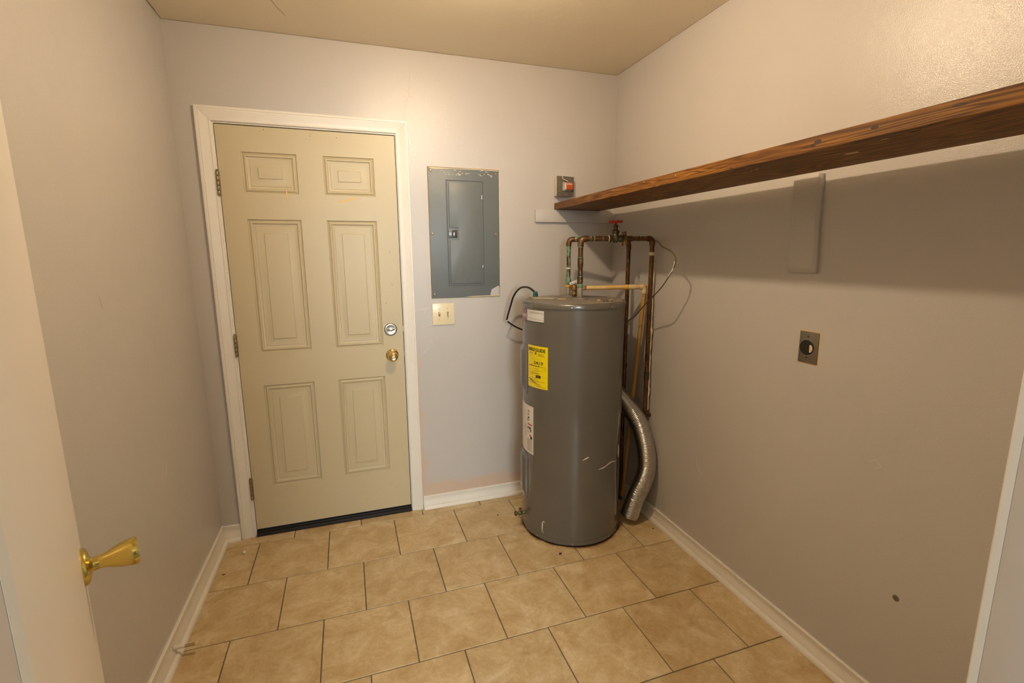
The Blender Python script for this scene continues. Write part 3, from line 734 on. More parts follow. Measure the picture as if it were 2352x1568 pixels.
for g_ in (.54, .555, .70, .715, .73, .745, .765, .78, .795, .815, .83, .85, .865, .88, .90, .915, .93, .945):
    wlp('print_line', m_inkg, .08, .86 if g_ > .69 else .5, g_, g_+.006)
for g_ in (.42, .44, .46, .48, .50, .52, .57, .60, .63, .66): wlp('print_line', m_inkg, -.35, -.05, g_, g_+.006)
# things fixed on the tank top
def disc(name, mat, x, y, r, th, sx=1.0, parent=heater, n=36, z=None):
    z = ZT if z is None else z
    return MB().lathe([(r, 0), (r, th*.6), (r*.97, th), (0, th)], (x, y, z), n=n, sx=sx).build(name, mat, parent)
NF = (2.062, -.380); NB = (2.073, -.215); NT_ = (2.070, -.298)
disc('pipe_collar', m_top, NF[0], NF[1], .046, .006); disc('pipe_collar', m_top, NB[0], NB[1], .046, .006)
jb = MB().prism([(1.835, -.300), (1.925, -.355), (1.955, -.335), (1.945, -.265), (1.875, -.195), (1.845, -.215)], lambda u, v, d: (u, v, d), ZT, ZT+.006).build('junction_cover', plain('tan cover', (0.34, 0.29, 0.21, 1), .6, var=.2), heater, bevel=.001)
MB().lathe([(.005, 0), (.004, .003), (0, .004)], (1.925, -.30, ZT+.006), n=10).build('cover_screw', m_chrome, jb)
disc('round_sticker', plain('yellowed sticker', (0.60, 0.48, 0.28, 1), .5), 1.975, -.345, .026, .0006)
st = MB().prism([(2.085, -.52), (2.145, -.565), (2.20, -.47), (2.14, -.43)], lambda u, v, d: (u, v, d), ZT, ZT+.0005).build('paper_sticker', plain('faded sticker', (0.45, 0.38, 0.28, 1), .6, var=.2), heater)
MB().prism([(2.105, -.520), (2.140, -.545), (2.178, -.475), (2.143, -.452)], lambda u, v, d: (u, v, d), ZT+.0005, ZT+.0014).build('sticker_print', plain('brown sticker print', (0.13, 0.09, 0.06, 1), .6), st)
for i in range(9):
    x, y = 2.09+random.uniform(0, .075), -.562+random.uniform(-.014, .016)
    MB().obox((x, y, ZT+.0014), (math.cos(i), math.sin(i), 0), (-math.sin(i), math.cos(i), 0), (0, 0, 1), random.uniform(.004, .012), .004, .0024).build('grit', m_dirt, heater)

# ------------------------------------------------------------------ pipes
def pipe(pts, r, name, mat, parent, bend=.022, n=16):
    P = [Vector(p) for p in pts]; out = [P[0]]
    for i in range(1, len(P)-1):
        d0 = (P[i-1]-P[i]).normalized(); d1 = (P[i+1]-P[i]).normalized(); A = P[i]+d0*bend; B = P[i]+d1*bend
        for k in range(7):
            t = k/6; out.append(A*(1-t)**2+P[i]*2*t*(1-t)+B*t*t)
    out.append(P[-1]); return MB().tube(out, r, n).build(name, mat, parent, angle=50)
def ringz(a_, b_, r, name, mat, parent, n=18):
    a_, b_ = Vector(a_), Vector(b_); d = b_-a_; L = d.length
    pr = [(r*.9, 0), (r, L*.12), (r, L*.88), (r*.9, L)]
    return MB().tube([a_+d*t/L for _, t in pr], r, n, rad=[q for q, _ in pr]).build(name, mat, parent, angle=50)
ZR = 1.531
# hot pipe (green one, behind)
hot = thing('hot_water_pipe', 'green corroded copper pipe rising from the rear of the heater top', 'pipe', (NB[0], NB[1], ZT))
TP = (2.385, -.310)
lab(ringz((NB[0], NB[1], ZT+.006), (NB[0], NB[1], ZT+.050), .0135, 'nipple', m_galv, hot), 'stained galvanised nipple')
lab(ringz((NB[0], NB[1], ZT+.050), (NB[0], NB[1], ZT+.062), .0155, 'glue_ring', m_glue, hot), 'amber sealant ring')
ringz((NB[0], NB[1], ZT+.062), (NB[0], NB[1], ZT+.098), .0160, 'coupling', m_copg, hot)
pipe([(NB[0], NB[1], ZT+.096), (NB[0], NB[1], ZR-.03)], .0115, 'riser', m_copg, hot)
lab(pipe([(NB[0], NB[1], ZR-.034), (NB[0], NB[1], ZR+.002), (NB[0]+.036, NB[1]-.011, ZR+.002)], .0142, 'elbow', m_cop, hot, bend=.024), 'brown copper elbow')
pipe([(NB[0]+.034, NB[1]-.0103, ZR+.002), (TP[0], TP[1], ZR+.002), (TP[0], TP[1], .02)], .0112, 'down_pipe', m_cop, hot)
ringz((TP[0], TP[1], ZR-.055), (TP[0], TP[1], ZR-.025), .0135, 'coupling', m_cop, hot)
ringz((NB[0]+.028, NB[1]-.0085, ZR+.002), (NB[0]+.048, NB[1]-.0145, ZR+.002), .0150, 'solder_collar', m_copg, hot)
ringz((NB[0], NB[1], 1.375), (NB[0], NB[1], 1.383), .0128, 'solder_ring', m_scar, hot)
for z in (.90, .82):
    ringz((TP[0], TP[1], z), (TP[0], TP[1], z+.03), .0128, 'coupling', m_cop, hot)
# cold pipe (in front) with gate valve
cold = thing('cold_water_pipe', 'brown copper pipe from front nipple through the red-wheeled valve to the wall', 'pipe', (NF[0], NF[1], ZT))
RP = (2.430, -.460)
def run(t, z=ZR): return Vector((NF[0]+(RP[0]-NF[0])*t, NF[1]+(RP[1]-NF[1])*t, z))
lab(ringz((NF[0], NF[1], ZT+.006), (NF[0], NF[1], ZT+.058), .0145, 'nipple', m_galv, cold), 'stained galvanised nipple')
ringz((NF[0], NF[1], ZT+.058), (NF[0], NF[1], ZT+.076), .0160, 'coupling', m_copg, cold)
ringz((NF[0], NF[1], ZT+.078), (NF[0], NF[1], ZT+.112), .0150, 'coupling', m_cop, cold)
ringz((NF[0], NF[1], ZT+.112), (NF[0], NF[1], ZT+.116), .0165, 'solder_ring', m_copg, cold)
pipe([(NF[0], NF[1], ZT+.110), (NF[0], NF[1], ZR-.028)], .0124, 'riser', m_cop, cold)
pipe([(NF[0], NF[1], ZR-.038), (NF[0], NF[1], ZR), run(.09)], .0155, 'elbow', m_cop, cold, bend=.026)
ringz((NF[0], NF[1], 1.392), (NF[0], NF[1], 1.436), .0146, 'coupling', m_cop, cold)
for z in (1.388, 1.436, 1.488): ringz((NF[0], NF[1], z), (NF[0], NF[1], z+.003), .0158, 'solder_ring', m_copg, cold)
pipe([run(.085), run(.40)], .0124, 'cross_pipe', m_cop, cold)
for t in (.13, .175, .245): 
    d = run(t+.012)-run(t); ringz(run(t), run(t)+d, .0146, 'solder_collar', m_cop if t > .2 else m_copg, cold)
ringz(run(.382), run(.395), .0160, 'solder_collar', m_scar, cold)
VP = run(.478)
gv = MB(); rd = (run(1)-run(0)).normalized()
gv.lathe([(.0165, -.034), (.018, -.033), (.018, -.022), (.0145, -.020), (.0145, .020), (.018, .022), (.018, .033), (.0165, .034)], VP, rd, 8)
gv.lathe([(.010, -.020), (.0165, -.012), (.0185, .004), (.0165, .020), (.0150, .026), (.0195, .028), (.0195, .040), (.014, .042), (.0105, .046), (.0105, .056), (.0125, .058), (.0125, .066), (.008, .069), (.0045, .070), (.0045, .084)], VP, (0, 0, 1), 20)
gvo = gv.build('gate_valve', m_brass_d, cold, angle=40)
hw = MB(); n1 = 48; n2 = 8
for i in range(n1):
    A = 2*math.pi*i/n1; R_ = .0285+.0026*math.cos(A*7); rr = .0046+.0016*math.cos(A*7)
    for j in range(n2):
        b = 2*math.pi*j/n2; hw.v.append(VP+Vector(((R_+rr*math.cos(b))*math.cos(A), (R_+rr*math.cos(b))*math.sin(A), .084+rr*math.sin(b))))
for i in range(n1):
    for j in range(n2): hw.f.append([i*n2+j, i*n2+(j+1) % n2, ((i+1) % n1)*n2+(j+1) % n2, ((i+1) % n1)*n2+j])
for k in range(3):
    A = 2*math.pi*k/3+.5; hw.tube([VP+Vector((.006*math.cos(A), .006*math.sin(A), .082)), VP+Vector((.028*math.cos(A), .028*math.sin(A), .084))], .0034, 8)
hw.lathe([(.008, .076), (.009, .079), (.009, .086), (.005, .089), (0, .090)], VP, (0, 0, 1), 16)
lab(hw.build('handwheel', m_red, gvo), 'red scalloped handwheel')
# ground clamp beside the valve
gc = run(.60); g = MB()
side = Vector((-rd.y, rd.x, 0))
for s_ in (-1, 1):
    g.obox(gc+Vector((0, 0, s_*.015)), rd, side, (0, 0, 1), .016, .052, .009)
    g.lathe([(.0045, -.030), (.0045, .030)], gc+side*s_*.020, (0, 0, 1), 8)
    g.lathe([(.007, .028), (.007, .034), (0, .036)], gc+side*s_*.020, (0, 0, 1), 6)
    g.lathe([(.007, -.036), (.007, -.028)], gc+side*s_*.020, (0, 0, 1), 6)
g.lathe([(.017, -.010), (.0185, -.006), (.0185, .006), (.017, .010)], gc, rd, 14)
lab(g.build('ground_clamp', m_brass_v, cold, bevel=.0012), 'brass ground clamp with screws')
pipe([run(.555), run(1.0), (RP[0], RP[1], .600), (RP[0]+.035, RP[1], .580)], .0118, 'down_pipe', m_cop, cold, bend=.02)
pipe([run(.93), run(1.0), (RP[0], RP[1], ZR-.036)], .0148, 'elbow', m_cop, cold, bend=.024)
ringz(run(.66), run(.72), .0145, 'coupling', m_brass_d, cold); ringz((RP[0], RP[1], .78), (RP[0], RP[1], .83), .0142, 'coupling', m_brass_d, cold)
ringz(run(.80), run(.82), .0142, 'solder_ring', m_copg, cold)
ringz((RP[0], RP[1], 1.445), (RP[0], RP[1], 1.462), .0150, 'solder_collar', m_scar, cold)
# ragged strip of paint and torn paper beside the wall pipe
mb = MB(); pts = []
for i in range(56):
    z = 1.41-i*.0145; pts.append((RP[0]+.0135+random.uniform(-.0015, .0015), RP[1]-.0055+random.uniform(-.002, .002), z))
lab(MB().tube(pts, .0035, 6, rad=[random.uniform(.002, .0085 if i_ in (22, 23, 24, 25, 46, 47, 48, 49) else .0050) for i_, _ in enumerate(pts)]).build('paint_drip', m_scar, cold), 'cream paint crusted along the wall pipe')
# relief valve and plastic discharge pipe
rv = thing('relief_valve', 'brass relief valve with pale lever between the two nipples', 'valve', (NT_[0], NT_[1], ZT))
NTx, NTy = NT_
MB().lathe([(.011, 0), (.011, .012), (.0165, .014), (.0175, .020), (.0165, .028), (.0125, .030), (.0125, .036), (.0185, .039), (.0195, .046), (.0195, .060), (.0165, .066), (.008, .069), (0, .070)], (NTx, NTy, ZT), n=20).build('valve_body', m_brass_v, rv)
lv = MB().obox((NTx-.006, NTy-.012, ZT+.083), (.93, -.10, .35), (.1, 1, 0), (-.35, 0, .93), .056, .003, .013)
lv = lab(lv.build('lever', m_white, rv, bevel=.0008), 'pale grey metal lever')
MB().lathe([(.0035, 0), (.0035, .014)], (NTx, NTy, ZT+.069), n=10).build('lever_post', m_chrome, rv)
for s_ in (-.018, .016): MB().lathe([(.002, 0), (.002, .001)], (NTx-.006+.93*s_, NTy-.0136-.10*s_, ZT+.083+.35*s_), (0, -1, 0), 8).build('lever_hole', m_ink, lv)
dp = thing('discharge_pipe', 'yellowed plastic pipe running from relief valve to wall and down', 'pipe', (2.42, -.43, .05))
YA = Vector((NTx+.021, NTy-.008, ZT+.050)); YB = Vector((2.415, -.432, 1.283)); YC = Vector((2.388, -.330, .05))
yd = (YB-YA).normalized()
MB().tube([YA, YA+yd*.30, YB], .0112, 16).build('horizontal_pipe', m_yel, dp)
ringz(YA, YA+yd*.030, .0140, 'adapter', m_yelw, dp); ringz(YA+yd*.030, YA+yd*.042, .0125, 'adapter', m_yel2, dp)
ringz(YA+yd*.245, YA+yd*.262, .0136, 'glue_ring', m_glue, dp); lab(ringz(YA+yd*.262, YA+yd*.30, .0138, 'coupling', m_yelw, dp), 'pale plastic coupling')
dd = (YC-YB).normalized()
el = pipe([YB-yd*.028, YB, YB+dd*.034], .0145, 'elbow', m_yelw, dp, bend=.016)
MB().lathe([(.0155, -.006), (.0155, 0), (.012, .004)], YB-yd*.004+Vector((0, 0, .004)), (0, 0, 1), 16).build('glue_ring', m_glue, dp)
MB().tube([YB+dd*.02, YB+dd*.35, YB+dd*.36, YC], .0110, 16).build('down_pipe', m_yel2, dp)
ringz(YC, YC-dd*.035, .0138, 'coupling', m_yel2, dp)
# thin tube looping in front of the wall
tb = tag(MB().tube(spline([(2.425, -.475, 1.522), (2.415, -.515, 1.518), (2.385, -.585, 1.505), (2.346, -.660, 1.488), (2.332, -.755, 1.462), (2.329, -.792, 1.429), (2.325, -.782, 1.386), (2.318, -.735, 1.320), (2.313, -.695, 1.280), (2.330, -.610, 1.235), (2.345, -.530, 1.190), (2.348, -.440, 1.125), (2.326, -.372, 1.082)], 8), .0028, 8).build('capillary_tube', m_wire),
         'thin brown copper tube looping out from the wall pipe elbow', 'tube')
tb.location = (0, 0, 0)
MB().tube(spline([(2.3285, -.788, 1.418), (2.3250, -.782, 1.386), (2.3210, -.757, 1.352)], 5), .0032, 8).build('paint_dab', m_white, tb)
# power cable
pc = thing('power_cable', 'black power cable arching from heater top to the back wall', 'cable', (1.873, -.235, ZT+.006))
cp = spline([(1.872, -.236, ZT+.022), (1.866, -.225, 1.262), (1.842, -.20, 1.281), (1.812, -.165, 1.276), (1.786, -.135, 1.235), (1.770, -.115, 1.17), (1.760, -.10, 1.12), (1.757, -.092, 1.095)], 7)
MB().tube(cp, .0078, 10, flat=.62).build('cable_jacket', m_cable, pc)
MB().tube(spline([(1.757, -.092, 1.092), (1.775, -.09, 1.077), (1.812, -.085, 1.053), (1.86, -.07, 1.030), (1.93, -.03, 1.0), (1.95, -.001, .99)], 6), .0045, 10).build('cable_jacket', m_cable, pc)
MB().lathe([(.005, 0), (.006, .003), (.006, .009), (.004, .012)], (1.757, -.0925, 1.088), (0, 0, 1), 10).build('cable_tie', m_white, pc)
cn = lab(MB().box(1.862, 1.884, -.246, -.224, ZT+.007, ZT+.026).box(1.864, 1.882, -.244, -.226, ZT+.026, ZT+.034).build('connector', m_teal, pc, bevel=.0015), 'teal cable clamp')
MB().obox((1.873, -.247, ZT+.018), (1, 0, 0), (0, 1, 0), (0, 0, 1), .016, .003, .006).build('clamp_screw', m_ink, cn)

# ------------------------------------------------------------------ flexible duct
dpt = spline([(2.24, -.03, .70), (2.285, -.15, .712), (2.325, -.27, .700), (2.343, -.375, .655), (2.366, -.445, .597), (2.388, -.478, .533), (2.399, -.507, .463), (2.402, -.532, .393), (2.399, -.545, .312), (2.380, -.545, .240), (2.345, -.530, .140), (2.315, -.524, .040)], 12)
cum = [0]
for i in range(1, len(dpt)): cum.append(cum[-1]+(dpt[i]-dpt[i-1]).length)
Ltot = cum[-1]; npit = int(Ltot/.0068); pts = []; rad = []; j = 0; amp = .0017
for k in range(npit*6+1):
    s_ = Ltot*k/(npit*6)
    while j < len(cum)-2 and cum[j+1] < s_: j += 1
    t = (s_-cum[j])/(cum[j+1]-cum[j]); pts.append(dpt[j].lerp(dpt[j+1], t)); rad.append(.0475+amp*abs(math.sin(math.pi*k/6))+random.uniform(-.0002, .0002))
du = thing('flexible_duct', 'shiny corrugated aluminium dryer duct curving down beside the heater', 'duct', (2.35, -.5, 0))
MB().tube(pts, .05, 36, caps=False, rad=rad).build('duct_hose', m_duct, du, angle=80)
endp = pts[-1]; ed = (pts[-1]-pts[-4]).normalized()
MB().tube([endp-ed*.006, endp-ed*.003, endp, endp-ed*.001, endp-ed*.05], .05, 36, caps=False, rad=[.0492, .0500, .0495, .0460, .0455]).build('duct_rim', m_duct, du)

# ------------------------------------------------------------------ breaker panel
PX0, PX1, PZ0, PZ1 = 1.357, 1.746, 1.222, 1.909
bp = thing('breaker_panel', 'grey electrical breaker panel in the back wall beside the door', 'breaker panel', (1.55, 0, PZ0))
# ragged old paint showing round the cover
ol = []; random.seed(3)
def edge(a_, b_, n, o_):
    return [(a_[0]+(b_[0]-a_[0])*i/n+o_[0]*random.uniform(.2, 1), a_[1]+(b_[1]-a_[1])*i/n+o_[1]*random.uniform(.2, 1)) for i in range(n)]
ol = edge((PX0, PZ0), (PX1, PZ0), 24, (0, -.005))+edge((PX1, PZ0), (PX1, PZ1), 40, (.006, 0))+edge((PX1, PZ1), (PX0, PZ1), 24, (0, .007))+edge((PX0, PZ1), (PX0, PZ0), 40, (-.006, 0))
lab(MB().prism(ol, BK, 0, .0007).build('old_paint_edge', m_oldp, bp, smooth=False), 'ragged cream edge of older paint')
pv = MB().prism([(PX0, PZ0), (PX1, PZ0), (PX1, PZ1), (PX0, PZ1)], BK, .0007, .006)
cov = pv.build('cover_plate', m_panel, bp, bevel=.0035, seg=3)
# recess line and door
DX_, DZ_ = (1.453, 1.655), (1.287, 1.844)
def frame(x0, x1, z0, z1, wd, y, th, name, mat, parent):
    mm = MB()
    for q in ((x0, x1, z0, z0+wd), (x0, x1, z1-wd, z1), (x0, x0+wd, z0+wd, z1-wd), (x1-wd, x1, z0+wd, z1-wd)): mm.box(q[0], q[1], y-th, y, q[2], q[3])
    return mm.build(name, mat, parent)
frame(DX_[0], DX_[1], DZ_[0], DZ_[1], .0022, -.006, .0008, 'door_reveal', m_line, bp)
frame(DX_[0]-.0025, DX_[1]+.0025, DZ_[0]-.0025, DZ_[1]+.0025, .0025, -.006, .0016, 'reveal_lip', m_panel, bp)
pd = MB().prism([(1.4655, 1.299), (1.6435, 1.299), (1.6435, 1.834), (1.4655, 1.834), (1.4655, 1.600), (1.513, 1.600), (1.513, 1.533), (1.4655, 1.533)][::-1], BK, .006, .0105).build('panel_door', m_paneld, bp, bevel=.0018)
frame(1.457, 1.4655-.0008, 1.297, 1.832, .0008, -.0062, .0005, 'door_gap', m_line, bp)
lt = MB().box(1.460, 1.507, -.0105, -.006, 1.546, 1.587).build('latch', plain('dark latch plate', (0.10, 0.10, 0.095, 1), .3, .5), bp, bevel=.0015)
MB().box(1.478, 1.494, -.0112, -.0104, 1.554, 1.580).build('latch_slot', m_line, lt)
MB().box(1.485, 1.494, -.0135, -.0108, 1.554, 1.574).build('latch_slider', m_nickel, lt, bevel=.001)
for z in (1.760, 1.388): lab(MB().box(1.6462, 1.6505, -.0092, -.0055, z-.012, z+.012).build('hinge_tab', m_chrome, bp, bevel=.0008), 'small bright hinge tab')
for x, z in ((1.374, 1.890), (1.728, 1.885), (1.374, 1.567), (1.725, 1.566), (1.374, 1.243)):
    sc = MB().lathe([(.0075, 0), (.0075, .0015), (.005, .0035), (0, .0038)], (x, -.006, z), (0, -1, 0), 16).build('screw', m_screw, bp)
    MB().obox((x, -.0098, z), (.8, 0, .6), (0, 1, 0), (-.6, 0, .8), .011, .0006, .0016).build('screw_slot', m_line, sc)
lab(MB().prism([(1.690, 1.2265), (1.7425, 1.2265), (1.7425, 1.275), (1.735, 1.283), (1.724, 1.276), (1.712, 1.270), (1.698, 1.263), (1.694, 1.250), (1.690, 1.243)], BK, .006, .0064).build('paint_splash', m_patch, bp, smooth=False), 'splash of pale wall paint on the lower right corner')
MB().lathe([(.006, 0), (.006, .0015), (0, .004)], (1.729, -.0063, 1.246), (0, -1, 0), 14).build('screw', m_patch, bp)
for i in range(34):
    x = random.uniform(1.425, 1.575); z = 1.892-random.choice((0, .012, .020))+random.uniform(-.003, .003); w_ = random.uniform(.003, .014)
    if random.random() < .3: x = random.uniform(1.62, 1.70)
    MB().prism([(x, z), (x+w_, z+random.uniform(-.002, .002)), (x+w_*.8, z+.004), (x+w_*.1, z+.003)], BK, .006, .0063).build('label_residue', plain('torn label', (0.55, 0.48, 0.36, 1), .6) if i == 0 else bpy.data.materials['torn label'], bp, smooth=False)
lab(MB().prism([(1.362, 1.906), (1.50, 1.9045), (1.60, 1.906), (1.742, 1.905), (1.742, 1.9005), (1.66, 1.903), (1.655, 1.899), (1.642, 1.903), (1.48, 1.902), (1.40, 1.898), (1.372, 1.900)][::-1], BK, .0061, .0065).build('paint_streak', m_oldp, bp, smooth=False), 'cream paint streak along the top edge')
lab(MB().prism([(1.545, 1.2245), (1.742, 1.2245), (1.742, 1.2285), (1.66, 1.229), (1.60, 1.2282), (1.57, 1.2275)], BK, .0061, .0065).build('paint_streak', m_oldp, bp, smooth=False), 'cream paint streak along the bottom edge')

# ------------------------------------------------------------------ light switch
sw = thing('light_switch', 'ivory double toggle switch plate below the breaker panel', 'switch', (1.4185, 0, 1.073))
MB().prism([(1.357, 1.0735), (1.480, 1.0735), (1.480, 1.1935), (1.357, 1.1935)], BK, 0, .0065).build('switch_plate', m_ivory, sw, bevel=.0045, seg=3)
for x, dn in ((1.3955, 1), (1.4425, -1)):
    s_ = MB().box(x-.005, x+.005, -.0070, -.0063, 1.121, 1.146).build('toggle_slot', plain('slot', (0.30, 0.22, 0.08, 1), .6), sw)
    MB().obox((x+.0008, -.013, 1.1335+dn*.005), (1, 0, 0), (0, 1, dn*-.5), (0, dn*.5, 1), .0072, .016, .009).build('toggle', m_toggle, s_, bevel=.0012)
    for z in (1.1635, 1.1035): MB().lathe([(.0032, 0), (.0030, .0008), (0, .0010)], (x, -.0065, z), (0, -1, 0), 12).build('screw', plain('dull ivory screw', (0.55, 0.47, 0.32, 1), .4), sw)

# ------------------------------------------------------------------ box with orange switch on the back wall
bx = thing('switch_box', 'grimy surface box with orange switch above the shelf end', 'switch box', (2.125, 0, 1.777))
MB().box(2.0755, 2.177, -.041, 0, 1.779, 1.886).build('box_body', m_boxside, bx, bevel=.002)
fr = MB().prism([(2.0745, 1.778), (2.100, 1.776), (2.140, 1.7775), (2.178, 1.778), (2.1785, 1.884), (2.150, 1.885), (2.120, 1.8865), (2.0745, 1.887)], BK, .041, .0465).build('box_cover', m_concrete, bx, bevel=.001)
MB().box(2.107, 2.160, -.052, -.0462, 1.806, 1.853).build('switch_frame', plain('scuffed metal frame', (0.45, 0.42, 0.36, 1), .4, .6, var=.4, nscale=80), bx, bevel=.001)
so = lab(MB().box(2.122, 2.164, -.068, -.052, 1.812, 1.848).build('switch_rocker', m_orange, bx, bevel=.002), 'orange rocker switch')
for i in range(4): MB().box(2.127+i*.008, 2.132+i*.008, -.0686, -.068, 1.839, 1.844).build('rocker_print', m_white, so)
MB().box(2.119, 2.1215, -.066, -.052, 1.813, 1.847).build('rocker_side', m_white, so)
lab(MB().tube([(2.106, -.049, 1.893), (2.1045, -.052, 1.884), (2.105, -.053, 1.872), (2.113, -.054, 1.867), (2.137, -.056, 1.858)], .0022, 8).build('wire_lever', m_boxside, bx), 'bent cream wire lever')
MB().lathe([(.003, 0), (.003, .001)], (2.086, -.0465, 1.795), (0, -1, 0), 10).build('cover_screw', m_line, bx)
MB().lathe([(.003, 0), (.003, .001)], (2.166, -.0465, 1.876), (0, -1, 0), 10).build('cover_screw', m_line, bx)

# ------------------------------------------------------------------ shelf and its cleats
SX0, SX1, SZ0, SZ1 = 2.0775, 2.375, 1.7065, 1.7425
sh = thing('wall_shelf', 'long stained pine plank shelf along the right wall', 'shelf', (2.22, -1.18, SZ0))
MB().box(SX0, SX1, YF+.001, -.001, SZ0, SZ1).build('plank', m_wood, sh, bevel=.0012, angle=20)
for y, z, a_, b_ in ((-1.665, 1.727, .010, .0055), (-1.652, 1.720, .007, .004), (-1.805, 1.727, .008, .004), (-1.965, 1.731, .012, .003), (-1.372, 1.7085, .006, .0035)):
    mb = MB(); n = 16; pl = [(y+a_*math.cos(2*math.pi*i/n), z+b_*math.sin(2*math.pi*i/n)) for i in range(n)]
    lab(mb.prism(pl, lambda u, v, d: (SX0-d, u, v), 0, .0004).build('knot', m_knot, sh), 'dark wood knot')
UD = lambda u, v, d: (u, v, SZ0-d)
for (x, y, a_, b_, mt) in ((2.20, -1.665, .010, .022, m_oldp), (2.16, -1.50, .004, .012, m_green), (2.15, -1.40, .003, .010, m_oldp), (2.16, -1.37, .003, .006, m_oldp), (2.10, -1.05, .003, .006, m_green), (2.12, -1.80, .003, .012, m_oldp), (2.11, -1.87, .005, .015, m_knot)):
    n = 9; pl = [(x+a_*random.uniform(.6, 1.1)*math.cos(2*math.pi*i/n), y+b_*random.uniform(.6, 1.1)*math.sin(2*math.pi*i/n)) for i in range(n)]
    MB().prism(pl, UD, 0, .0004).build('paint_spot', mt, sh)
for y, z in ((-.42, 1.728), (-.43, 1.712), (-.66, 1.733), (-.9, 1.736), (-1.1, 1.73)): MB().lathe([(.0015, 0), (.0012, .0005), (0, .0006)], (SX0, y, z), (-1, 0, 0), 8).build('paint_spot', m_white, sh)
cl = MB().prism([(1.958, 1.636), (XR-.001, 1.636), (XR-.001, 1.7055), (1.958, 1.7055)], BK, 0, .018).build('shelf_cleat', m_wall, bevel=.0015)
# the cleat's left end is bevelled by thick paint
tag(cl, 'wall-coloured wooden cleat on the back wall under the shelf end', 'cleat')
bk = MB(); D = .022
pf = [(-1.282, 1.400), (-1.378, 1.400), (-1.370, 1.714), (-1.276, 1.721)]; pb = [(-1.262, 1.379), (-1.388, 1.379), (-1.376, 1.716), (-1.262, 1.727)]
bk.v = [Vector((XR-D, y, z)) for y, z in pf]+[Vector((XR-.012, y, z)) for y, z in ((-1.276, 1.384), (-1.388, 1.384), (-1.377, 1.712), (-1.270, 1.722))]+[Vector((XR, y, z)) for y, z in ((-1.276, 1.384), (-1.388, 1.384), (-1.377, 1.712), (-1.270, 1.722))]
bk.f = [[0, 1, 2, 3]]+[[i, (i+1) % 4, 4+(i+1) % 4, 4+i] for i in range(4)]+[[4+i, 4+(i+1) % 4, 8+(i+1) % 4, 8+i] for i in range(4)]+[[8, 9, 10, 11]]
bko = bk.build('wall_block', m_wall, bevel=.001)
tag(bko, 'wall-coloured vertical wood block on right wall under the shelf', 'block')

# ------------------------------------------------------------------ open dryer receptacle on the right wall
rc = thing('dryer_outlet', 'steel outlet plate with black round socket on the right wall', 'outlet', (XR, -1.382, 1.068))
oy0, oy1, oz0, oz1 = -1.420, -1.345, 1.068, 1.180
n = 10
ox = edge((oy0, oz0), (oy1, oz0), n, (0, -.004))+edge((oy1, oz0), (oy1, oz1), n, (.0045, 0))+edge((oy1, oz1), (oy0, oz1), n, (0, .005))+edge((oy0, oz1), (oy0, oz0), n, (-.005, 0))
lab(MB().prism(ox, RW, 0, .0006).build('old_paint_edge', m_oldy, rc, smooth=False), 'yellow edge of older paint')
MB().prism([(oy0, oz0), (oy1, oz0), (oy1, oz1), (oy0, oz1)], RW, .0006, .0035).build('outlet_plate', plain('dull steel plate', (0.23, 0.21, 0.18, 1), .4, .75, var=.25, nscale=50), rc, bevel=.0015)
oc = (XR-.0035, -1.379, 1.1235)
MB().lathe([(.031, 0), (.031, .0012), (.027, .0012)], oc, (-1, 0, 0), 36).build('hole_rim', m_nickel, rc)
so = lab(MB().lathe([(.0275, 0), (.0275, .003), (.026, .0042), (.012, .0042), (0, .0035)], (oc[0], oc[1]+.001, oc[2]), (-1, 0, 0), 32).build('socket', m_black, rc), 'black round socket')
pl = [(oc[1]+.001+.0255*math.cos(math.radians(q)), oc[2]+.020*math.sin(math.radians(q))-.002) for q in range(135, 226, 10)]+[(oc[1]-.013, oc[2]-.015), (oc[1]-.012, oc[2]+.010)]
lab(MB().prism(pl, lambda u, v, d: (XR-.0077-d, u, v), 0, .0012).build('socket_chip', m_oldp, so, smooth=False), 'cream broken insert')
for z in (1.1625, 1.0885): MB().lathe([(.0038, 0), (.0032, .0012), (0, .0016)], (XR-.0035, -1.379, z), (-1, 0, 0), 12).build('screw', plain('rusty screw', (0.10, 0.06, 0.03, 1), .6, .4), rc)

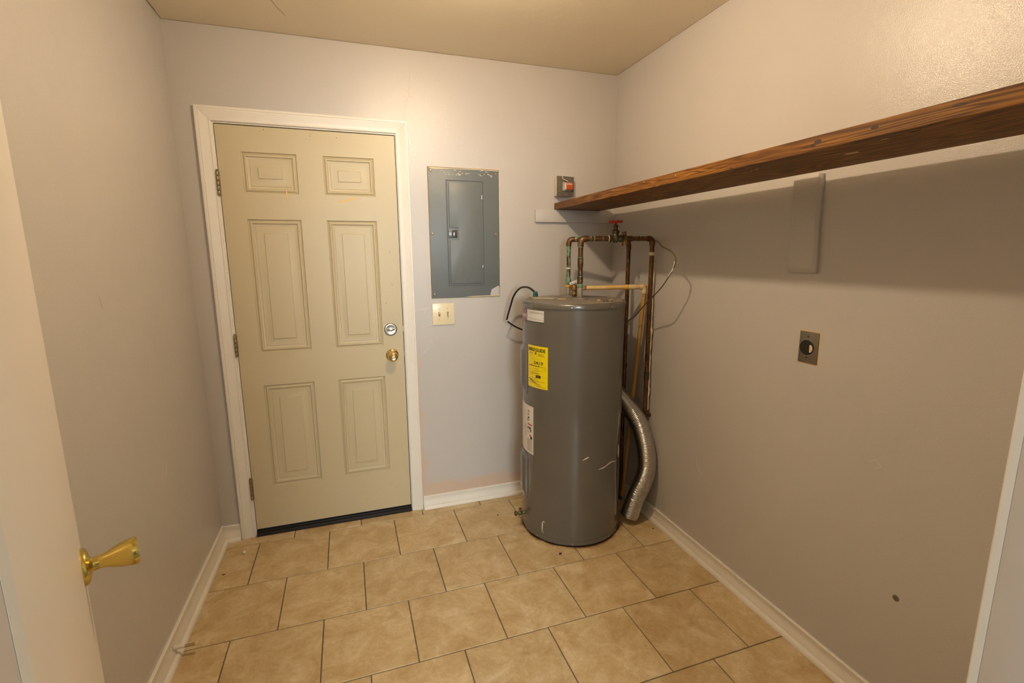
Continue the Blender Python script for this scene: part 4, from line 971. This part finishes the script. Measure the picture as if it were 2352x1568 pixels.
# ------------------------------------------------------------------ small things
ds = thing('door_stop', 'spring door stop screwed to the left baseboard', 'door stop', (XL+.014, -.782, .040))
MB().lathe([(.011, 0), (.011, .003), (.007, .006), (.006, .030), (.0055, .034)], (XL+.010, -.782, .045), (1, 0, -.03), 16).build('painted_base', m_trim, ds)
sp = []
for i in range(90):
    q = i/90; sp.append((XL+.040+.036*q, -.782+.0048*math.cos(q*2*math.pi*9), .0435+.0048*math.sin(q*2*math.pi*9)))
MB().tube(sp, .0011, 6).build('spring', m_hinge, ds)
MB().lathe([(.0055, 0), (.0075, .002), (.0080, .008), (.006, .011), (0, .012)], (XL+.076, -.782, .0432), (1, 0, 0), 16).build('tip', m_toggle, ds)
bm_ = bmesh.new(); bmesh.ops.create_icosphere(bm_, subdivisions=3, radius=.0075)
pb_ = MB().add([(v.co.x, v.co.y, v.co.z+.0075) for v in bm_.verts], [[v.index for v in f.verts] for f in bm_.faces]); bm_.free()
o = pb_.build('bead', m_white); o.location = (.3605, -.152, 0.0002)
tag(o, 'small white bead on the floor tile near the left corner', 'bead')
MB().lathe([(.0015, 0), (.0015, .0006)], (.3605, -.152-.0074, .0077), (0, -1, 0), 8).build('bead_hole', m_ink, o)
def scrap(name, x, y, s_, label, ang):
    m_ = MB(); n = 8; pl = [(x+s_*math.cos(2*math.pi*i/n+ang)*(1.5 if i % 4 == 0 else .7)*random.uniform(.8, 1.2), y+s_*math.sin(2*math.pi*i/n+ang)*random.uniform(.6, 1)) for i in range(n)]
    o = m_.prism(pl, lambda u, v, d: (u, v, d), .0002, .0022).build(name, m_dirt, bevel=.0006); tag(o, label, 'debris'); return o
scrap('dirt_flake', 1.842, -.662, .009, 'dark flake on the tile in front of the water heater', .8)
scrap('dirt_flake', 1.655, -.217, .0045, 'tiny dark flake on the tile left of the drain valve', .2)
scrap('dirt_flake', .300, -.30, .004, 'tiny dark crumb on the tile by the left baseboard', .2)
scrap('dirt_flake', 2.405, -.62, .005, 'dark crumb on the tile by the right baseboard below the duct', .6)
# ------------------------------------------------------------------ ceiling lamp (just above the frame)
cl_ = thing('ceiling_lamp', 'bare warm bulb in a white porcelain ceiling socket', 'lamp', (LAMP[0], LAMP[1], H))
MB().lathe([(.060, 0), (.058, -.012), (.040, -.024), (.024, -.030), (.022, -.046), (0, -.046)], (LAMP[0], LAMP[1], H), n=32).build('lamp_socket', m_white, cl_)
bm_ = bmesh.new(); bmesh.ops.create_uvsphere(bm_, u_segments=32, v_segments=20, radius=BULB_R)
bl = MB().add([(v.co.x+LAMP[0], v.co.y+LAMP[1], v.co.z+LAMP[2]) for v in bm_.verts], [[v.index for v in f.verts] for f in bm_.faces]); bm_.free()
bl.build('bulb', m_bulb, cl_)
MB().lathe([(.014, 0), (.016, .034)], (LAMP[0], LAMP[1], LAMP[2]+.021), n=20).build('bulb_neck', m_white, cl_)
